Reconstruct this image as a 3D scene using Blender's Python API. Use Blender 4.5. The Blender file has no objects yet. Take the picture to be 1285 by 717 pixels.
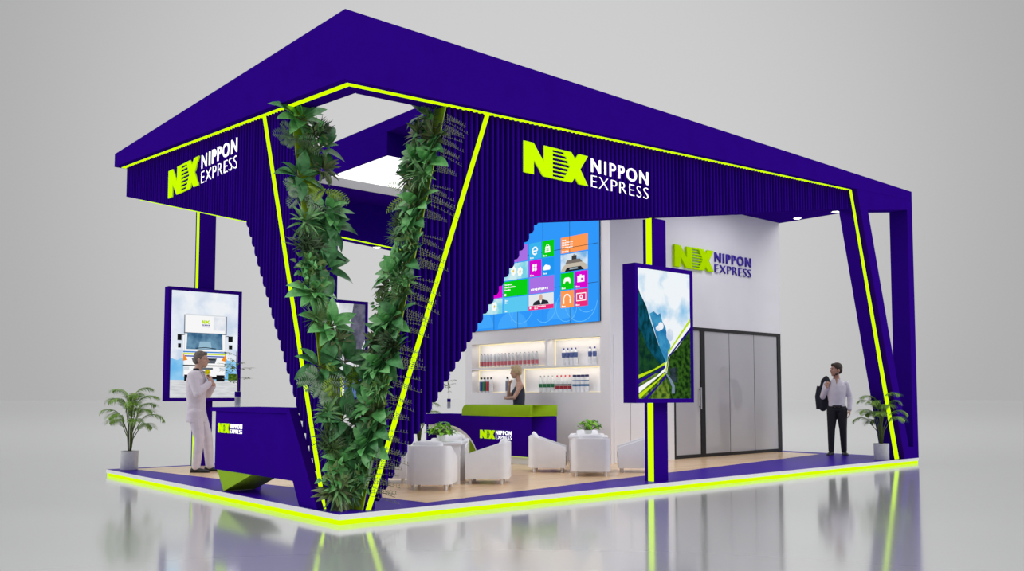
import bpy, bmesh, math, random
from mathutils import Vector, Matrix, Euler
random.seed(7)
PI = math.pi
scene = bpy.context.scene
COL = scene.collection

# ------------------------------------------------------------------ materials
def srgb(r, g, b):
    f = lambda c: (c / 255 / 12.92) if c / 255 <= 0.04045 else ((c / 255 + 0.055) / 1.055) ** 2.4
    return (f(r), f(g), f(b), 1)

MATS = {}
def mat(name, col, rough=0.5, metal=0.0, noise=0.0, nscale=20, bump=0.0, bscale=200, spec=0.5, col2=None, alpha=1.0, trans=0.0, emit=None, estr=0.0, sheen=0.0, coords='Object'):
    if name in MATS: return MATS[name]
    m = bpy.data.materials.new(name); m.use_nodes = True
    nt = m.node_tree; b = nt.nodes['Principled BSDF']
    b.inputs['Base Color'].default_value = col
    b.inputs['Roughness'].default_value = rough
    b.inputs['Metallic'].default_value = metal
    b.inputs['Specular IOR Level'].default_value = spec
    b.inputs['Alpha'].default_value = alpha
    b.inputs['Transmission Weight'].default_value = trans
    if sheen: b.inputs['Sheen Weight'].default_value = sheen
    if emit is not None:
        b.inputs['Emission Color'].default_value = emit
        b.inputs['Emission Strength'].default_value = estr
    tc = nt.nodes.new('ShaderNodeTexCoord')
    if noise or col2:
        n = nt.nodes.new('ShaderNodeTexNoise'); n.inputs['Scale'].default_value = nscale; n.inputs['Detail'].default_value = 4
        nt.links.new(tc.outputs[coords], n.inputs['Vector'])
        mx = nt.nodes.new('ShaderNodeMix'); mx.data_type = 'RGBA'
        c2 = col2 or tuple(max(0, c * (1 - noise)) for c in col[:3]) + (1,)
        mx.inputs['A'].default_value = col; mx.inputs['B'].default_value = c2
        rp = nt.nodes.new('ShaderNodeMapRange'); rp.inputs['From Min'].default_value = .35; rp.inputs['From Max'].default_value = .65
        nt.links.new(n.outputs['Fac'], rp.inputs['Value']); nt.links.new(rp.outputs['Result'], mx.inputs['Factor'])
        nt.links.new(mx.outputs['Result'], b.inputs['Base Color'])
    if bump:
        n2 = nt.nodes.new('ShaderNodeTexNoise'); n2.inputs['Scale'].default_value = bscale
        nt.links.new(tc.outputs[coords], n2.inputs['Vector'])
        bp = nt.nodes.new('ShaderNodeBump'); bp.inputs['Strength'].default_value = bump; bp.inputs['Distance'].default_value = .01
        nt.links.new(n2.outputs['Fac'], bp.inputs['Height']); nt.links.new(bp.outputs['Normal'], b.inputs['Normal'])
    MATS[name] = m
    return m

def glow(name, col, strength=1.0, col2=None, nscale=6, lo=.4, hi=.6, detail=5, stretch=None):
    """something that gives off light: lamps, light strips, screens (optionally mottled picture content)"""
    if name in MATS: return MATS[name]
    m = bpy.data.materials.new(name); m.use_nodes = True
    nt = m.node_tree; nt.nodes.clear()
    o = nt.nodes.new('ShaderNodeOutputMaterial'); e = nt.nodes.new('ShaderNodeEmission')
    e.inputs['Color'].default_value = col; e.inputs['Strength'].default_value = strength
    nt.links.new(e.outputs[0], o.inputs[0])
    if col2:
        tc = nt.nodes.new('ShaderNodeTexCoord'); n = nt.nodes.new('ShaderNodeTexNoise')
        n.inputs['Scale'].default_value = nscale; n.inputs['Detail'].default_value = detail
        if stretch:
            mp = nt.nodes.new('ShaderNodeMapping'); mp.inputs['Scale'].default_value = stretch
            nt.links.new(tc.outputs['Object'], mp.inputs['Vector']); nt.links.new(mp.outputs[0], n.inputs['Vector'])
        else: nt.links.new(tc.outputs['Object'], n.inputs['Vector'])
        rp = nt.nodes.new('ShaderNodeMapRange'); rp.inputs['From Min'].default_value = lo; rp.inputs['From Max'].default_value = hi
        mx = nt.nodes.new('ShaderNodeMix'); mx.data_type = 'RGBA'
        mx.inputs['A'].default_value = col; mx.inputs['B'].default_value = col2
        nt.links.new(n.outputs['Fac'], rp.inputs['Value']); nt.links.new(rp.outputs['Result'], mx.inputs['Factor'])
        nt.links.new(mx.outputs['Result'], e.inputs['Color'])
    MATS[name] = m
    return m

PURPLE = mat('violet_lacquer', (.0275, .0024, .245, 1), .6, spec=0.0, noise=.06, nscale=3, bump=.02, bscale=260)
CARPET = mat('violet_deck', (.034, .002, .31, 1), .35, spec=.03, noise=.08, nscale=5)
LIME = mat('lime_paint', (.40, .62, .004, 1), .4, noise=.06, nscale=4)
LIMEHOOD = mat('lime_laminate', (.265, .46, .004, 1), .45, spec=.12, noise=.06, nscale=4)
OLIVE = mat('green_jamb_paint', (.27, .42, .004, 1), .45, noise=.15, nscale=5)
LIMELED = glow('lime_light', (.64, 1.0, 0.0, 1), 1.12)
WHITE = mat('white_plaster', (.80, .79, .82, 1), .55, noise=.03, nscale=2, bump=.02)
EDGE = mat('white_edge', (.86, .86, .86, 1), .35, noise=.02, nscale=3)
SOFA = mat('white_leather', (.84, .83, .85, 1), .42, noise=.03, nscale=8, bump=.05, bscale=120)
CUSH = mat('white_cushion', (.88, .87, .90, 1), .7, noise=.03, nscale=9, bump=.12, bscale=60)
CHARCOAL = mat('charcoal_metal', (.012, .012, .014, 1), .4, metal=.3, noise=.1, nscale=30)
POT = mat('pale_concrete', (.58, .59, .62, 1), .7, noise=.10, nscale=25, bump=.15, bscale=90)
SOIL = mat('brown_soil', (.16, .08, .035, 1), .95, noise=.5, nscale=60, bump=.6, bscale=90)
WLED = glow('white_letter_light', (1, 1, 1, 1), 1.5)
WARM = glow('warm_strip', (1.0, .86, .46, 1), 1.05)
SPOT = glow('lamp_disc', (1, 1, 1, 1), 9)
PANEL = glow('ceiling_panel_light', (1, 1, 1, 1), 1.35)
GLASS = mat('clear_glass', (.9, .95, .95, 1), .03, trans=1.0, spec=.5)
SKIN = mat('skin', (.56, .33, .25, 1), .5, noise=.10, nscale=30)
SKIN2 = mat('tanned_skin', (.50, .27, .19, 1), .5, noise=.10, nscale=30)

# ------------------------------------------------------------------ mesh builder
class MB:
    def __init__(s): s.v = []; s.f = []; s.m = []; s.mats = []
    def mi(s, m):
        if m not in s.mats: s.mats.append(m)
        return s.mats.index(m)
    def add(s, vs, fs, m):
        k = len(s.v); s.v += [tuple(v) for v in vs]; i = s.mi(m)
        for f in fs: s.f.append([a + k for a in f]); s.m.append(i)
    def box(s, a, b, m):
        x0, y0, z0 = [min(p, q) for p, q in zip(a, b)]; x1, y1, z1 = [max(p, q) for p, q in zip(a, b)]
        s.add([(x0,y0,z0),(x1,y0,z0),(x1,y1,z0),(x0,y1,z0),(x0,y0,z1),(x1,y0,z1),(x1,y1,z1),(x0,y1,z1)],
              [(0,3,2,1),(4,5,6,7),(0,1,5,4),(1,2,6,5),(2,3,7,6),(3,0,4,7)], m)
    def prism(s, pts, d, m, cap=True):
        """planar outline pts pushed along vector d"""
        n = len(pts); d = Vector(d); P = [Vector(p) for p in pts]
        nrm = Vector((0,0,0))
        for i in range(n): nrm += P[i].cross(P[(i+1) % n])
        if nrm.dot(d) > 0: P.reverse()
        vs = P + [p + d for p in P]
        fs = [tuple(range(n)), tuple(reversed(range(n, 2*n)))] if cap else []
        for i in range(n): j = (i+1) % n; fs.append((i, i+n, j+n, j))
        s.add(vs, fs, m)
    def tube(s, pts, rad, m, n=8, cap=True, flat=1.0):
        P = [Vector(p) for p in pts]; R = rad if isinstance(rad, (list, tuple)) else [rad]*len(P)
        vs = []; up = Vector((0,0,1)); prev = None
        for i, p in enumerate(P):
            t = (P[min(i+1, len(P)-1)] - P[max(i-1, 0)])
            t = t.normalized() if t.length > 1e-9 else Vector((0,0,1))
            if prev is None:
                a = t.cross(up if abs(t.z) < .9 else Vector((1,0,0))).normalized()
            else:
                a = prev - t * prev.dot(t); a = a.normalized() if a.length > 1e-6 else t.orthogonal().normalized()
            prev = a; b = t.cross(a)
            for k in range(n):
                an = 2*PI*k/n; vs.append(p + (a*math.cos(an) + b*math.sin(an)*flat) * R[i])
        fs = []
        for i in range(len(P)-1):
            for k in range(n):
                fs.append((i*n+k, i*n+(k+1) % n, (i+1)*n+(k+1) % n, (i+1)*n+k))
        if cap: fs += [tuple(reversed(range(n))), tuple(range((len(P)-1)*n, len(P)*n))]
        s.add(vs, fs, m)
    def lathe(s, prof, m, o=(0,0,0), n=20, cap=True):
        vs = []; o = Vector(o)
        for r, z in prof:
            for k in range(n): vs.append((o.x + r*math.cos(2*PI*k/n), o.y + r*math.sin(2*PI*k/n), o.z + z))
        fs = []
        for i in range(len(prof)-1):
            for k in range(n): fs.append((i*n+k, i*n+(k+1) % n, (i+1)*n+(k+1) % n, (i+1)*n+k))
        if cap: fs += [tuple(reversed(range(n))), tuple(range((len(prof)-1)*n, len(prof)*n))]
        s.add(vs, fs, m)
    def blob(s, c, r, m, rot=(0,0,0), n=14, k=9):
        R = Euler(rot).to_matrix(); c = Vector(c); vs = []; fs = []
        for i in range(1, k):
            th = PI*i/k
            for j in range(n):
                ph = 2*PI*j/n
                vs.append(c + R @ Vector((r[0]*math.sin(th)*math.cos(ph), r[1]*math.sin(th)*math.sin(ph), r[2]*math.cos(th))))
        vs.append(c + R @ Vector((0,0,r[2]))); vs.append(c + R @ Vector((0,0,-r[2])))
        T = len(vs)-2; B = T+1
        for i in range(k-2):
            for j in range(n): fs.append((i*n+j, (i+1)*n+j, (i+1)*n+(j+1) % n, i*n+(j+1) % n))
        for j in range(n):
            fs.append((T, j, (j+1) % n)); fs.append((B, (k-2)*n+(j+1) % n, (k-2)*n+j))
        s.add(vs, fs, m)
    def loft(s, rings, m):
        """rings: list of equally long closed loops of points"""
        n = len(rings[0]); vs = [p for r in rings for p in r]; fs = []
        for i in range(len(rings)-1):
            for k in range(n): fs.append((i*n+k, i*n+(k+1) % n, (i+1)*n+(k+1) % n, (i+1)*n+k))
        fs += [tuple(reversed(range(n))), tuple(range((len(rings)-1)*n, len(rings)*n))]
        s.add(vs, fs, m)
    def leaf(s, base, d, nrm, L, W, m, bend=.3, n=5, fold=.18, shape=.5):
        """a leaf blade from base along d, arching down, with a fold along its midrib"""
        d = Vector(d).normalized(); nrm = Vector(nrm); nrm = (nrm - d*nrm.dot(d))
        nrm = nrm.normalized() if nrm.length > 1e-6 else d.orthogonal().normalized()
        sd = d.cross(nrm); p = Vector(base); vs = []; ang = 0
        for i in range(n+1):
            t = i/n
            w = W*.5*math.sin(PI*min(1, max(0, t**shape)))**.8 if 0 < t < 1 else (W*.04 if t == 0 else 0.0005)
            dd = d*math.cos(ang) - nrm*math.sin(ang); nn = nrm*math.cos(ang) + d*math.sin(ang)
            vs += [p - sd*w + nn*w*fold, p, p + sd*w + nn*w*fold]
            p = p + dd*(L/n); ang += bend/n*2
        fs = []
        for i in range(n):
            a = i*3; fs += [(a, a+1, a+4, a+3), (a+1, a+2, a+5, a+4)]
        s.add(vs, fs, m)
    def mesh(s, name):
        me = bpy.data.meshes.new(name); me.from_pydata(s.v, [], s.f)
        for m in s.mats: me.materials.append(m)
        me.polygons.foreach_set('material_index', s.m); me.update(); return me
    def build(s, name, parent=None, smooth=False, loc=None, bevel=0, rotz=0, sharp=40):
        me = s.mesh(name)
        if bevel:
            bm = bmesh.new(); bm.from_mesh(me); bmesh.ops.remove_doubles(bm, verts=bm.verts, dist=1e-5)
            es = [e for e in bm.edges if len(e.link_faces) == 2 and e.calc_face_angle(0) > .6]
            bmesh.ops.bevel(bm, geom=es, offset=bevel, segments=2, affect='EDGES', profile=.5, clamp_overlap=True)
            bm.to_mesh(me); bm.free()
        if smooth or bevel:
            me.polygons.foreach_set('use_smooth', [True]*len(me.polygons))
            try: me.set_sharp_from_angle(angle=math.radians(sharp))
            except Exception: pass
        return link(name, me, parent, loc, rotz)

def link(name, me, parent=None, loc=None, rotz=0):
    o = bpy.data.objects.new(name, me); COL.objects.link(o)
    if parent: o.parent = parent
    if loc is not None: o.location = loc
    if rotz: o.rotation_euler = (0, 0, rotz)
    return o
def tag(o, label=None, cat=None, group=None, kind=None):
    if label: o['label'] = label
    if cat: o['category'] = cat
    if group: o['group'] = group
    if kind: o['kind'] = kind
    return o
def thing(name, loc, label, cat, group=None, rotz=0):
    o = bpy.data.objects.new(name, None); COL.objects.link(o); o.empty_display_size = .1
    o.location = loc; o.rotation_euler = (0, 0, rotz)
    return tag(o, label, cat, group, 'thing')
def copy_tree(o, parent=None):
    c = o.copy(); COL.objects.link(c)
    if parent: c.parent = parent
    for ch in o.children: copy_tree(ch, c)
    return c
def local(pts, o): return [(p[0]-o[0], p[1]-o[1], p[2]-o[2]) for p in pts]
ORD = ['first','second','third','fourth','fifth','sixth','seventh','eighth','ninth','tenth','eleventh','twelfth','thirteenth','fourteenth','fifteenth','sixteenth','seventeenth','eighteenth','nineteenth','twentieth','twenty first','twenty second','twenty third','twenty fourth','twenty fifth','twenty sixth','twenty seventh','twenty eighth']

# ------------------------------------------------------------------ camera (solved from the photograph's vanishing lines)
cam = bpy.data.cameras.new('camera'); co = bpy.data.objects.new('camera', cam); COL.objects.link(co)
yaw, pit = math.radians(48.97916), math.radians(3.46627)
F = Vector((math.cos(yaw)*math.cos(pit), math.sin(yaw)*math.cos(pit), math.sin(pit)))
Rt = Vector((math.sin(yaw), -math.cos(yaw), 0)); Up = Rt.cross(F)
M = Matrix((Rt, Up, -F)).transposed().to_4x4(); M.translation = (-4.3835, -7.52786, 1.22411)
co.matrix_world = M
cam.sensor_fit = 'HORIZONTAL'; cam.sensor_width = 36; cam.lens = 1123.831/1285*36; cam.shift_y = 70.627/1285
cam.clip_end = 800
scene.camera = co

# ------------------------------------------------------------------ floor and platform
W_, D_, P_ = 12.0, 7.0, 0.10          # stand 12 x 7 m on a 10 cm platform
fl = MB(); fl.add([(-220,-220,0),(260,-220,0),(260,260,0),(-220,260,0)], [(0,1,2,3)],
    mat('polished_studio_floor', (.72, .725, .73, 1), .11, metal=.52, noise=.03, nscale=.6))
tag(fl.build('floor'), 'polished pale grey studio floor around the exhibition stand', 'floor', kind='structure')

t = thing('stand_platform', (0,0,0), 'low violet stand platform with white rim and glowing lime strip around its foot', 'platform')
b = MB(); b.box((0.0,0.0,.049), (W_,D_,.0995), EDGE); b.build('white_rim', t)
b = MB(); b.box((.012,.012,.0), (W_-.012,D_-.012,.049), LIMELED); tag(b.build('light_strip', t), 'glowing lime light strip under the white rim')
b = MB(); b.box((0.004,0.004,.0995), (W_-.004,D_-.004,.1002), CARPET); tag(b.build('violet_border', t), 'glossy violet border of the platform')
wood = bpy.data.materials.new('oak_planks'); wood.use_nodes = True
nt = wood.node_tree; bs = nt.nodes['Principled BSDF']; bs.inputs['Roughness'].default_value = .25
tc = nt.nodes.new('ShaderNodeTexCoord'); br = nt.nodes.new('ShaderNodeTexBrick')
br.inputs['Scale'].default_value = 1.0; br.inputs['Brick Width'].default_value = 1.5; br.inputs['Row Height'].default_value = .16
br.inputs['Mortar Size'].default_value = .0015; br.inputs['Color1'].default_value = srgb(232,194,148); br.inputs['Color2'].default_value = srgb(214,172,124); br.inputs['Mortar'].default_value = srgb(150,112,80)
nz = nt.nodes.new('ShaderNodeTexNoise'); nz.inputs['Scale'].default_value = 3; nz.inputs['Detail'].default_value = 6
mp = nt.nodes.new('ShaderNodeMapping'); mp.inputs['Scale'].default_value = (1, 14, 1)
mx = nt.nodes.new('ShaderNodeMix'); mx.data_type = 'RGBA'; mx.inputs['B'].default_value = srgb(240,212,176)
nt.links.new(tc.outputs['Object'], br.inputs['Vector']); nt.links.new(tc.outputs['Object'], mp.inputs['Vector']); nt.links.new(mp.outputs[0], nz.inputs['Vector'])
nt.links.new(br.outputs['Color'], mx.inputs['A']); nt.links.new(nz.outputs['Fac'], mx.inputs['Factor']); nt.links.new(mx.outputs['Result'], bs.inputs['Base Color'])
b = MB(); b.prism([(.32,6.78,.1003),(1.20,.26,.1003),(11.55,1.72,.1003),(11.55,6.78,.1003)], (0,0,.0012), wood)
tag(b.build('plank_floor', t), 'pale oak plank floor laid inside the violet border')

# ------------------------------------------------------------------ canopy: fascia ring, ceiling slab, light box
zbx = lambda x: 4.311 + .0446*x            # lower edge of the long fascia
zby = lambda y: 4.311 + .0707*y            # lower edge of the short fascia
TOP, DB = 5.012, .335
can = thing('stand_canopy', (0,0,4.3), 'wedge shaped violet canopy ring with lime light line crowning the stand', 'canopy')
o = (0,0,4.3)
b = MB()
def bar(a, c): # helper for hexahedra: 4 bottom + 4 top corners
    return local(a, o) + local(c, o)
HEX = [(0,3,2,1),(4,5,6,7),(0,1,5,4),(1,2,6,5),(2,3,7,6),(3,0,4,7)]
b.add(bar([(0,0,zbx(0)),(W_,0,zbx(W_)),(W_,DB,zbx(W_)),(DB,DB,zbx(DB))], [(0,0,TOP),(W_,0,TOP),(W_,DB,TOP),(DB,DB,TOP)]), HEX, PURPLE)
tag(b.build('long_fascia', can), 'deep violet fascia over the long open side')
b = MB()
b.add(bar([(0,D_,zby(D_)),(0,0,zby(0)),(DB,DB,zby(DB)),(DB,D_,zby(D_))], [(0,D_,TOP),(0,0,TOP),(DB,DB,TOP),(DB,D_,TOP)]), HEX, PURPLE)
tag(b.build('short_fascia', can), 'violet fascia over the short left side')
b = MB(); zr = lambda x: max(3.93, 4.388-.074*x)
b.add(bar([(DB,6.68,zr(DB)),(6.6,6.68,zr(6.6)),(6.6,7.0,zr(6.6)),(DB,7.0,zr(DB))], [(DB,6.68,TOP),(6.6,6.68,TOP),(6.6,7.0,TOP),(DB,7.0,TOP)]), HEX, PURPLE)
b.build('rear_beam', can)
b = MB(); b.box((2.15,DB+.001,.485), (11.8,6.679,.65), PURPLE); tag(b.build('ceiling_slab', can), 'violet ceiling slab over the lounge')
# lime light line recessed in the underside
b = MB(); s0, s1 = .085, .15
P = lambda x, y, z: (x, y, z-4.3)
b.add([P(s0,s0,zbx(s0)-.008),P(9.93,s0,zbx(9.93)-.008),P(9.93,s1,zbx(9.93)-.008),P(s1,s1,zbx(s1)-.008),
       P(s0,s0,zbx(s0)+.01),P(9.93,s0,zbx(9.93)+.01),P(9.93,s1,zbx(9.93)+.01),P(s1,s1,zbx(s1)+.01)], HEX, LIMELED)
b.add([P(s0,6.93,zby(6.93)-.008),P(s0,s0,zby(s0)-.008),P(s1,s1,zby(s1)-.008),P(s1,6.93,zby(6.93)-.008),
       P(s0,6.93,zby(6.93)+.01),P(s0,s0,zby(s0)+.01),P(s1,s1,zby(s1)+.01),P(s1,6.93,zby(6.93)+.01)], HEX, LIMELED)
tag(b.build('light_line', can), 'glowing lime line under the fascia')
b = MB(); b.prism([(DB,6.685,zr(DB)-4.318),(6.59,6.685,zr(6.59)-4.318),(6.59,6.685,zr(6.59)-4.301),(DB,6.685,zr(DB)-4.301)], (0,.03,0), LIMELED); tag(b.build('rear_light_line', can), 'thin lime line under the rear beam')

lb = thing('ceiling_light_box', (2.15,2.55,4.47), 'violet ceiling box with bright white light panel above the lounge', 'light')
b = MB()
bx0, bx1, by0, by1, h = 0, 4.45, 0, 2.06, .314
for a, c in [((bx0,by0,0),(bx1,by0+.03,h)), ((bx0,by0+.03,0),(bx0+.03,by1-.03,h)), ((bx1-.03,by0+.03,0),(bx1,by1-.03,h))]: b.box(a, c, PURPLE)
b.box((bx0,by1-.03,0), (bx1,by1,h), PURPLE)
b.build('box_frame', lb)
b = MB(); b.box((bx0+.03,by1-.045,.0), (bx1-.03,by1-.0302,.13), mat('grey_lining', (.42,.42,.43,1), .6, noise=.03)); tag(b.build('inner_lining', lb), 'pale grey lining strip')
b = MB(); b.box((bx0+.031,by0+.031,.13), (bx1-.031,by1-.0455,.15), PANEL); tag(b.build('light_panel', lb), 'bright white luminous panel')

# ------------------------------------------------------------------ ribbed slanting panels with lime line and green planted jamb
def ribbed(name, axis, base, top, band, label):
    """upright outline in (u,z): u runs along the side. base/top: jamb line; band: lower outline points after the jamb base"""
    th0, th1 = .172, DB-.002
    t = thing(name, (0,0,0), label, 'slatted panel', 'slanting slatted panels')
    zt = zbx if axis == 'x' else zby
    um = band[-1][0]
    tu = um - (.10 if axis == 'x' else 0)
    outline = [base, top] + [(tu, zt(tu)-.001)] + list(reversed(band))
    outline[1] = (top[0], zt(top[0])-.001)
    mp = (lambda u, d, z: (u, d, z)) if axis == 'x' else (lambda u, d, z: (d, u, z))
    b = MB(); b.prism([mp(u, th0+.04, z) for u, z in outline], Vector(mp(0, th1-th0-.04, 0)), PURPLE); b.build('backing', t)
    # lower line and upper line as functions of u
    def low(u):
        pts = [base] + list(band)
        for (a, za), (c, zc) in zip(pts, pts[1:]):
            if a <= u <= c: return za + (zc-za)*(u-a)/(c-a)
        return pts[-1][1]
    def high(u):
        if u < outline[1][0]: return base[1] + (outline[1][1]-base[1])*(u-base[0])/(outline[1][0]-base[0])
        if u > tu: return max(low(u), zt(tu)-.002 - (u-tu)*3.1)
        return zt(u)-.002
    r = MB(); pitch = .0765; rad = .037; u = base[0]+rad+.005
    while u < um - rad*.5:
        ring0, ring1 = [], []
        for k in range(9):
            e_ = ((1,-1.1),(1,.45),(.93,.82),(.66,.97),(0,1),(-.66,.97),(-.93,.82),(-1,.45),(-1,-1.1))[k]; uu = u - rad*.50*e_[0]; dd = th0 - rad*1.25*e_[1] - (.0095 if e_[1] < 0 else 0)
            uc = min(max(uu, base[0]), um)
            z0, z1 = low(uc), high(uc)
            if z1 < z0: z1 = z0 = (z0+z1)/2
            ring0.append(mp(uu, dd, z0)); ring1.append(mp(uu, dd, z1))
        n = 9; fs = [(k, k+1, n+k+1, n+k) for k in range(n-1)] + [tuple(range(n-1, -1, -1)), tuple(range(n, 2*n))]
        if axis == 'y': fs = [tuple(reversed(f)) for f in fs]
        r.add(ring0+ring1, fs, PURPLE); u += pitch
    tag(r.build('slats', t, smooth=True, sharp=50), 'half round vertical slats')
    return t, mp, zt
RB, RT_ = (.345,.1015), (1.345,4.37)
rp, rmp, rz = ribbed('slatted_panel', 'x', RB, RT_, [(.47,.1015),(2.70,3.28),(9.98,4.435)],
    'violet slatted panel widening from the corner along the long right side')
LB, LT_ = (.322,.1015), (1.39,4.41)
lp, lmp, lz = ribbed('slatted_panel', 'y', LB, LT_, [(.51,.1015),(2.46,3.29),(6.86,4.335)],
    'violet slatted panel widening from the corner along the short left side')
def jamb(t, axis, base, top):
    b = MB(); mp = rmp if axis == 'x' else lmp
    zt = zbx if axis == 'x' else zby
    e = .014
    b.prism([mp(base[0]-e,.135,.1015), mp(base[0]-.001,.135,.1015), mp(top[0]-.001,.135,zt(top[0])-.004), mp(top[0]-e,.135,zt(top[0])-.004)], Vector(mp(0,.2,0)), OLIVE)
    tag(b.build('green_edge_board', t), 'olive green edge board facing the opening')
jamb(rp, 'x', RB, RT_); jamb(lp, 'y', LB, LT_)
b = MB(); b.prism([rmp(.365,.106,.1015), rmp(.415,.106,.1015), rmp(1.925,.106,zbx(1.925)-.012), rmp(1.875,.106,zbx(1.875)-.012)], (0,.02,0), LIMELED)
tag(b.build('light_line', rp), 'slanting glowing lime line')
b = MB(); b.prism([lmp(.475,.106,.1015), lmp(.525,.106,.1015), lmp(2.015,.106,zby(2.015)-.012), lmp(1.965,.106,zby(1.965)-.012)], (.02,0,0), LIMELED)
tag(b.build('light_line', lp), 'slanting glowing lime line')
b = MB(); b.prism([(.315,2.5,3.278),(.315,6.8,4.30),(.315,6.8,4.317),(.315,2.5,3.295)], (.0195,0,0), LIMELED); 
o_ = b.build('lower_light_line', lp); tag(o_, 'thin lime line along the lower edge'); o_.location = (.02,0,-.005)

# ------------------------------------------------------------------ slanting end frame at the right corner
ef = thing('slanting_end_frame', (0,0,0), 'violet slanting end post with lime line beside the rightmost corner pillar', 'frame')
b = MB()
O = [(9.96,zbx(9.96)-.002),(11.45,.1015),(12.0,.1015),(12.0,zbx(12)-.002)]
H = [(10.33,4.44),(11.62,.31),(11.80,.31),(11.80,4.645)]
dep = .335
def fpt(p, y): return (p[0], y, p[1])
vs = [fpt(p, .0) for p in O] + [fpt(p, .0) for p in H] + [fpt(p, dep) for p in O] + [fpt(p, dep) for p in H]
fs = []
for i in range(4):
    j = (i+1) % 4
    fs += [(i, j, 4+j, 4+i), (8+j, 8+i, 12+i, 12+j), (8+i, 8+j, j, i), (4+i, 4+j, 12+j, 12+i)]
b.add(vs, fs, PURPLE); bmx = b.build('end_frame', ef)
bm = bmesh.new(); bm.from_mesh(bmx.data); bmesh.ops.recalc_face_normals(bm, faces=bm.faces); bm.to_mesh(bmx.data); bm.free()
b = MB()  # lime line set back on the slanting inner side, and the violet post behind it
b.prism([(9.865,.085,zbx(9.865)-.01),(11.255,.085,.1015),(11.449,.085,.1015),(9.955,.085,zbx(9.95)-.01)], (0,.25,0), PURPLE); b.build('inner_post', ef)
b = MB(); b.prism([(9.858,.078,zbx(9.86)-.012),(11.245,.078,.1015),(11.40,.078,.1015),(9.935,.078,zbx(9.93)-.012)], (0,.006,0), LIMELED)
tag(b.build('light_line', ef), 'glowing lime line along the slanting post')

# ------------------------------------------------------------------ walls of the white block
wl = MB(); Xw, T = 6.65, .20
def wbox(a, c): wl.box(a, c, WHITE)
ya, yb = 2.70, 6.57
wbox((Xw+T,ya,.1015), (Xw+T+.06,yb,4.784))            # back skin
niches = [(4.246,6.37,1.785,2.232), (2.89,4.184,1.765,2.238), (5.08,6.37,1.292,1.735), (2.89,5.02,1.292,1.735)]
wbox((Xw,ya,2.238), (Xw+T,yb,4.784)); wbox((Xw,ya,.1015), (Xw+T,yb,1.292))
wbox((Xw,ya,1.292), (Xw+T,2.89,2.238)); wbox((Xw,6.37,1.292), (Xw+T,yb,2.238))
wbox((Xw,4.184,1.765), (Xw+T,4.246,2.238)); wbox((Xw,2.89,1.735), (Xw+T,6.37,1.765)); wbox((Xw,5.02,1.292), (Xw+T,5.08,1.735))
tag(wl.build('wall_left'), 'white wall with lit niches behind the reception counter', 'wall', kind='structure')
wf = MB(); Y0, Y1 = 2.65, 2.70
wf.box((Xw,Y0,.1015), (8.30,Y1,4.784), WHITE); wf.box((8.30,Y0,2.49), (11.75,Y1,4.784), WHITE); wf.box((11.742,Y0,.1015), (11.76,Y1,2.49), WHITE)
tag(wf.build('wall_front'), 'white front wall carrying the violet and lime sign', 'wall', kind='structure')
wr = MB(); wr.box((11.70,2.701,.1015), (11.76,6.6,4.784), WHITE); tag(wr.build('wall_right'), 'white end wall of the meeting room', 'wall', kind='structure')
wb = MB(); wb.box((6.92,6.55,.1015), (11.69,6.6,4.784), WHITE); tag(wb.build('wall_back'), 'white back wall of the meeting room', 'wall', kind='structure')
d = thing('door_1', (6.72,2.64,.1015), 'flush white double door in the front wall behind the armchairs', 'door'); d['kind'] = 'structure'
b = MB(); b.box((0,0,.01), (.402,.0095,2.15), WHITE); b.build('door_leaf', d)
b = MB(); b.box((.414,0,.01), (.83,.0095,2.15), WHITE); b.build('door_leaf', d)
b = MB(); b.box((.402,.006,.01), (.414,.0095,2.15), CHARCOAL); tag(b.build('door_gap', d), 'dark shadow gap between the leaves')

# warm light strips in the niches
for i, (a, c, z0, z1) in enumerate(niches):
    nm = ['upper left', 'upper right', 'lower left', 'lower right'][i]
    t = thing('niche_light', (Xw+T, (a+c)/2, z0), 'warm light strips edging the %s display niche in the white wall' % nm, 'light', 'niche lights')
    b = MB(); hw = (c-a)/2; hz = z1-z0
    b.box((-.012,-hw+.001,hz-.013), (-.001,hw-.001,hz-.001), WARM); b.build('top_strip', t)
    b = MB(); b.box((-.012,hw-.013,.013), (-.001,hw-.001,hz-.014), WARM); b.build('side_strip', t)
    b = MB(); b.box((-.008,-hw+.001,.001), (-.001,hw-.014,.008), WARM); b.build('bottom_strip', t)

NICHE_FILLS = [(Xw+.07, (a+c)/2, z1-.012, (c-a)*.92) for a, c, z0, z1 in niches]  # positions and lengths of the added, unseen niche fills
# ------------------------------------------------------------------ posters / pictures on flat screens
class Pic:
    """flat picture content: polygons in (u,v) of a w x h screen, stacked 0.4 mm apart so the later lies on the earlier"""
    def __init__(s, w, h, fn): s.w, s.h, s.fn, s.k = w, h, fn, 0; s.b = MB()
    def poly(s, pts, m):
        s.k += 1; vs = [s.fn(u*s.w, v*s.h, s.k*.00035) for u, v in pts]
        s.b.add(vs, [tuple(range(len(vs)))], m)
    def rect(s, u0, v0, u1, v1, m): s.poly([(u0,v0),(u1,v0),(u1,v1),(u0,v1)], m)
    def disc(s, u, v, ru, rv, m, n=18, a0=0, a1=2*PI):
        s.poly([(u+ru*math.cos(a0+(a1-a0)*i/n), v+rv*math.sin(a0+(a1-a0)*i/n)) for i in range(n + (0 if a1-a0 > 6.2 else 1))], m)
    def line(s, pts, w, m):
        for (u0,v0),(u1,v1) in zip(pts, pts[1:]):
            dx, dy = (u1-u0)*s.w, (v1-v0)*s.h; L = math.hypot(dx, dy) or 1; px, py = -dy/L*w/2/s.w, dx/L*w/2/s.h
            s.poly([(u0+px,v0+py),(u0-px,v0-py),(u1-px,v1-py),(u1+px,v1+py)], m)

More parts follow.
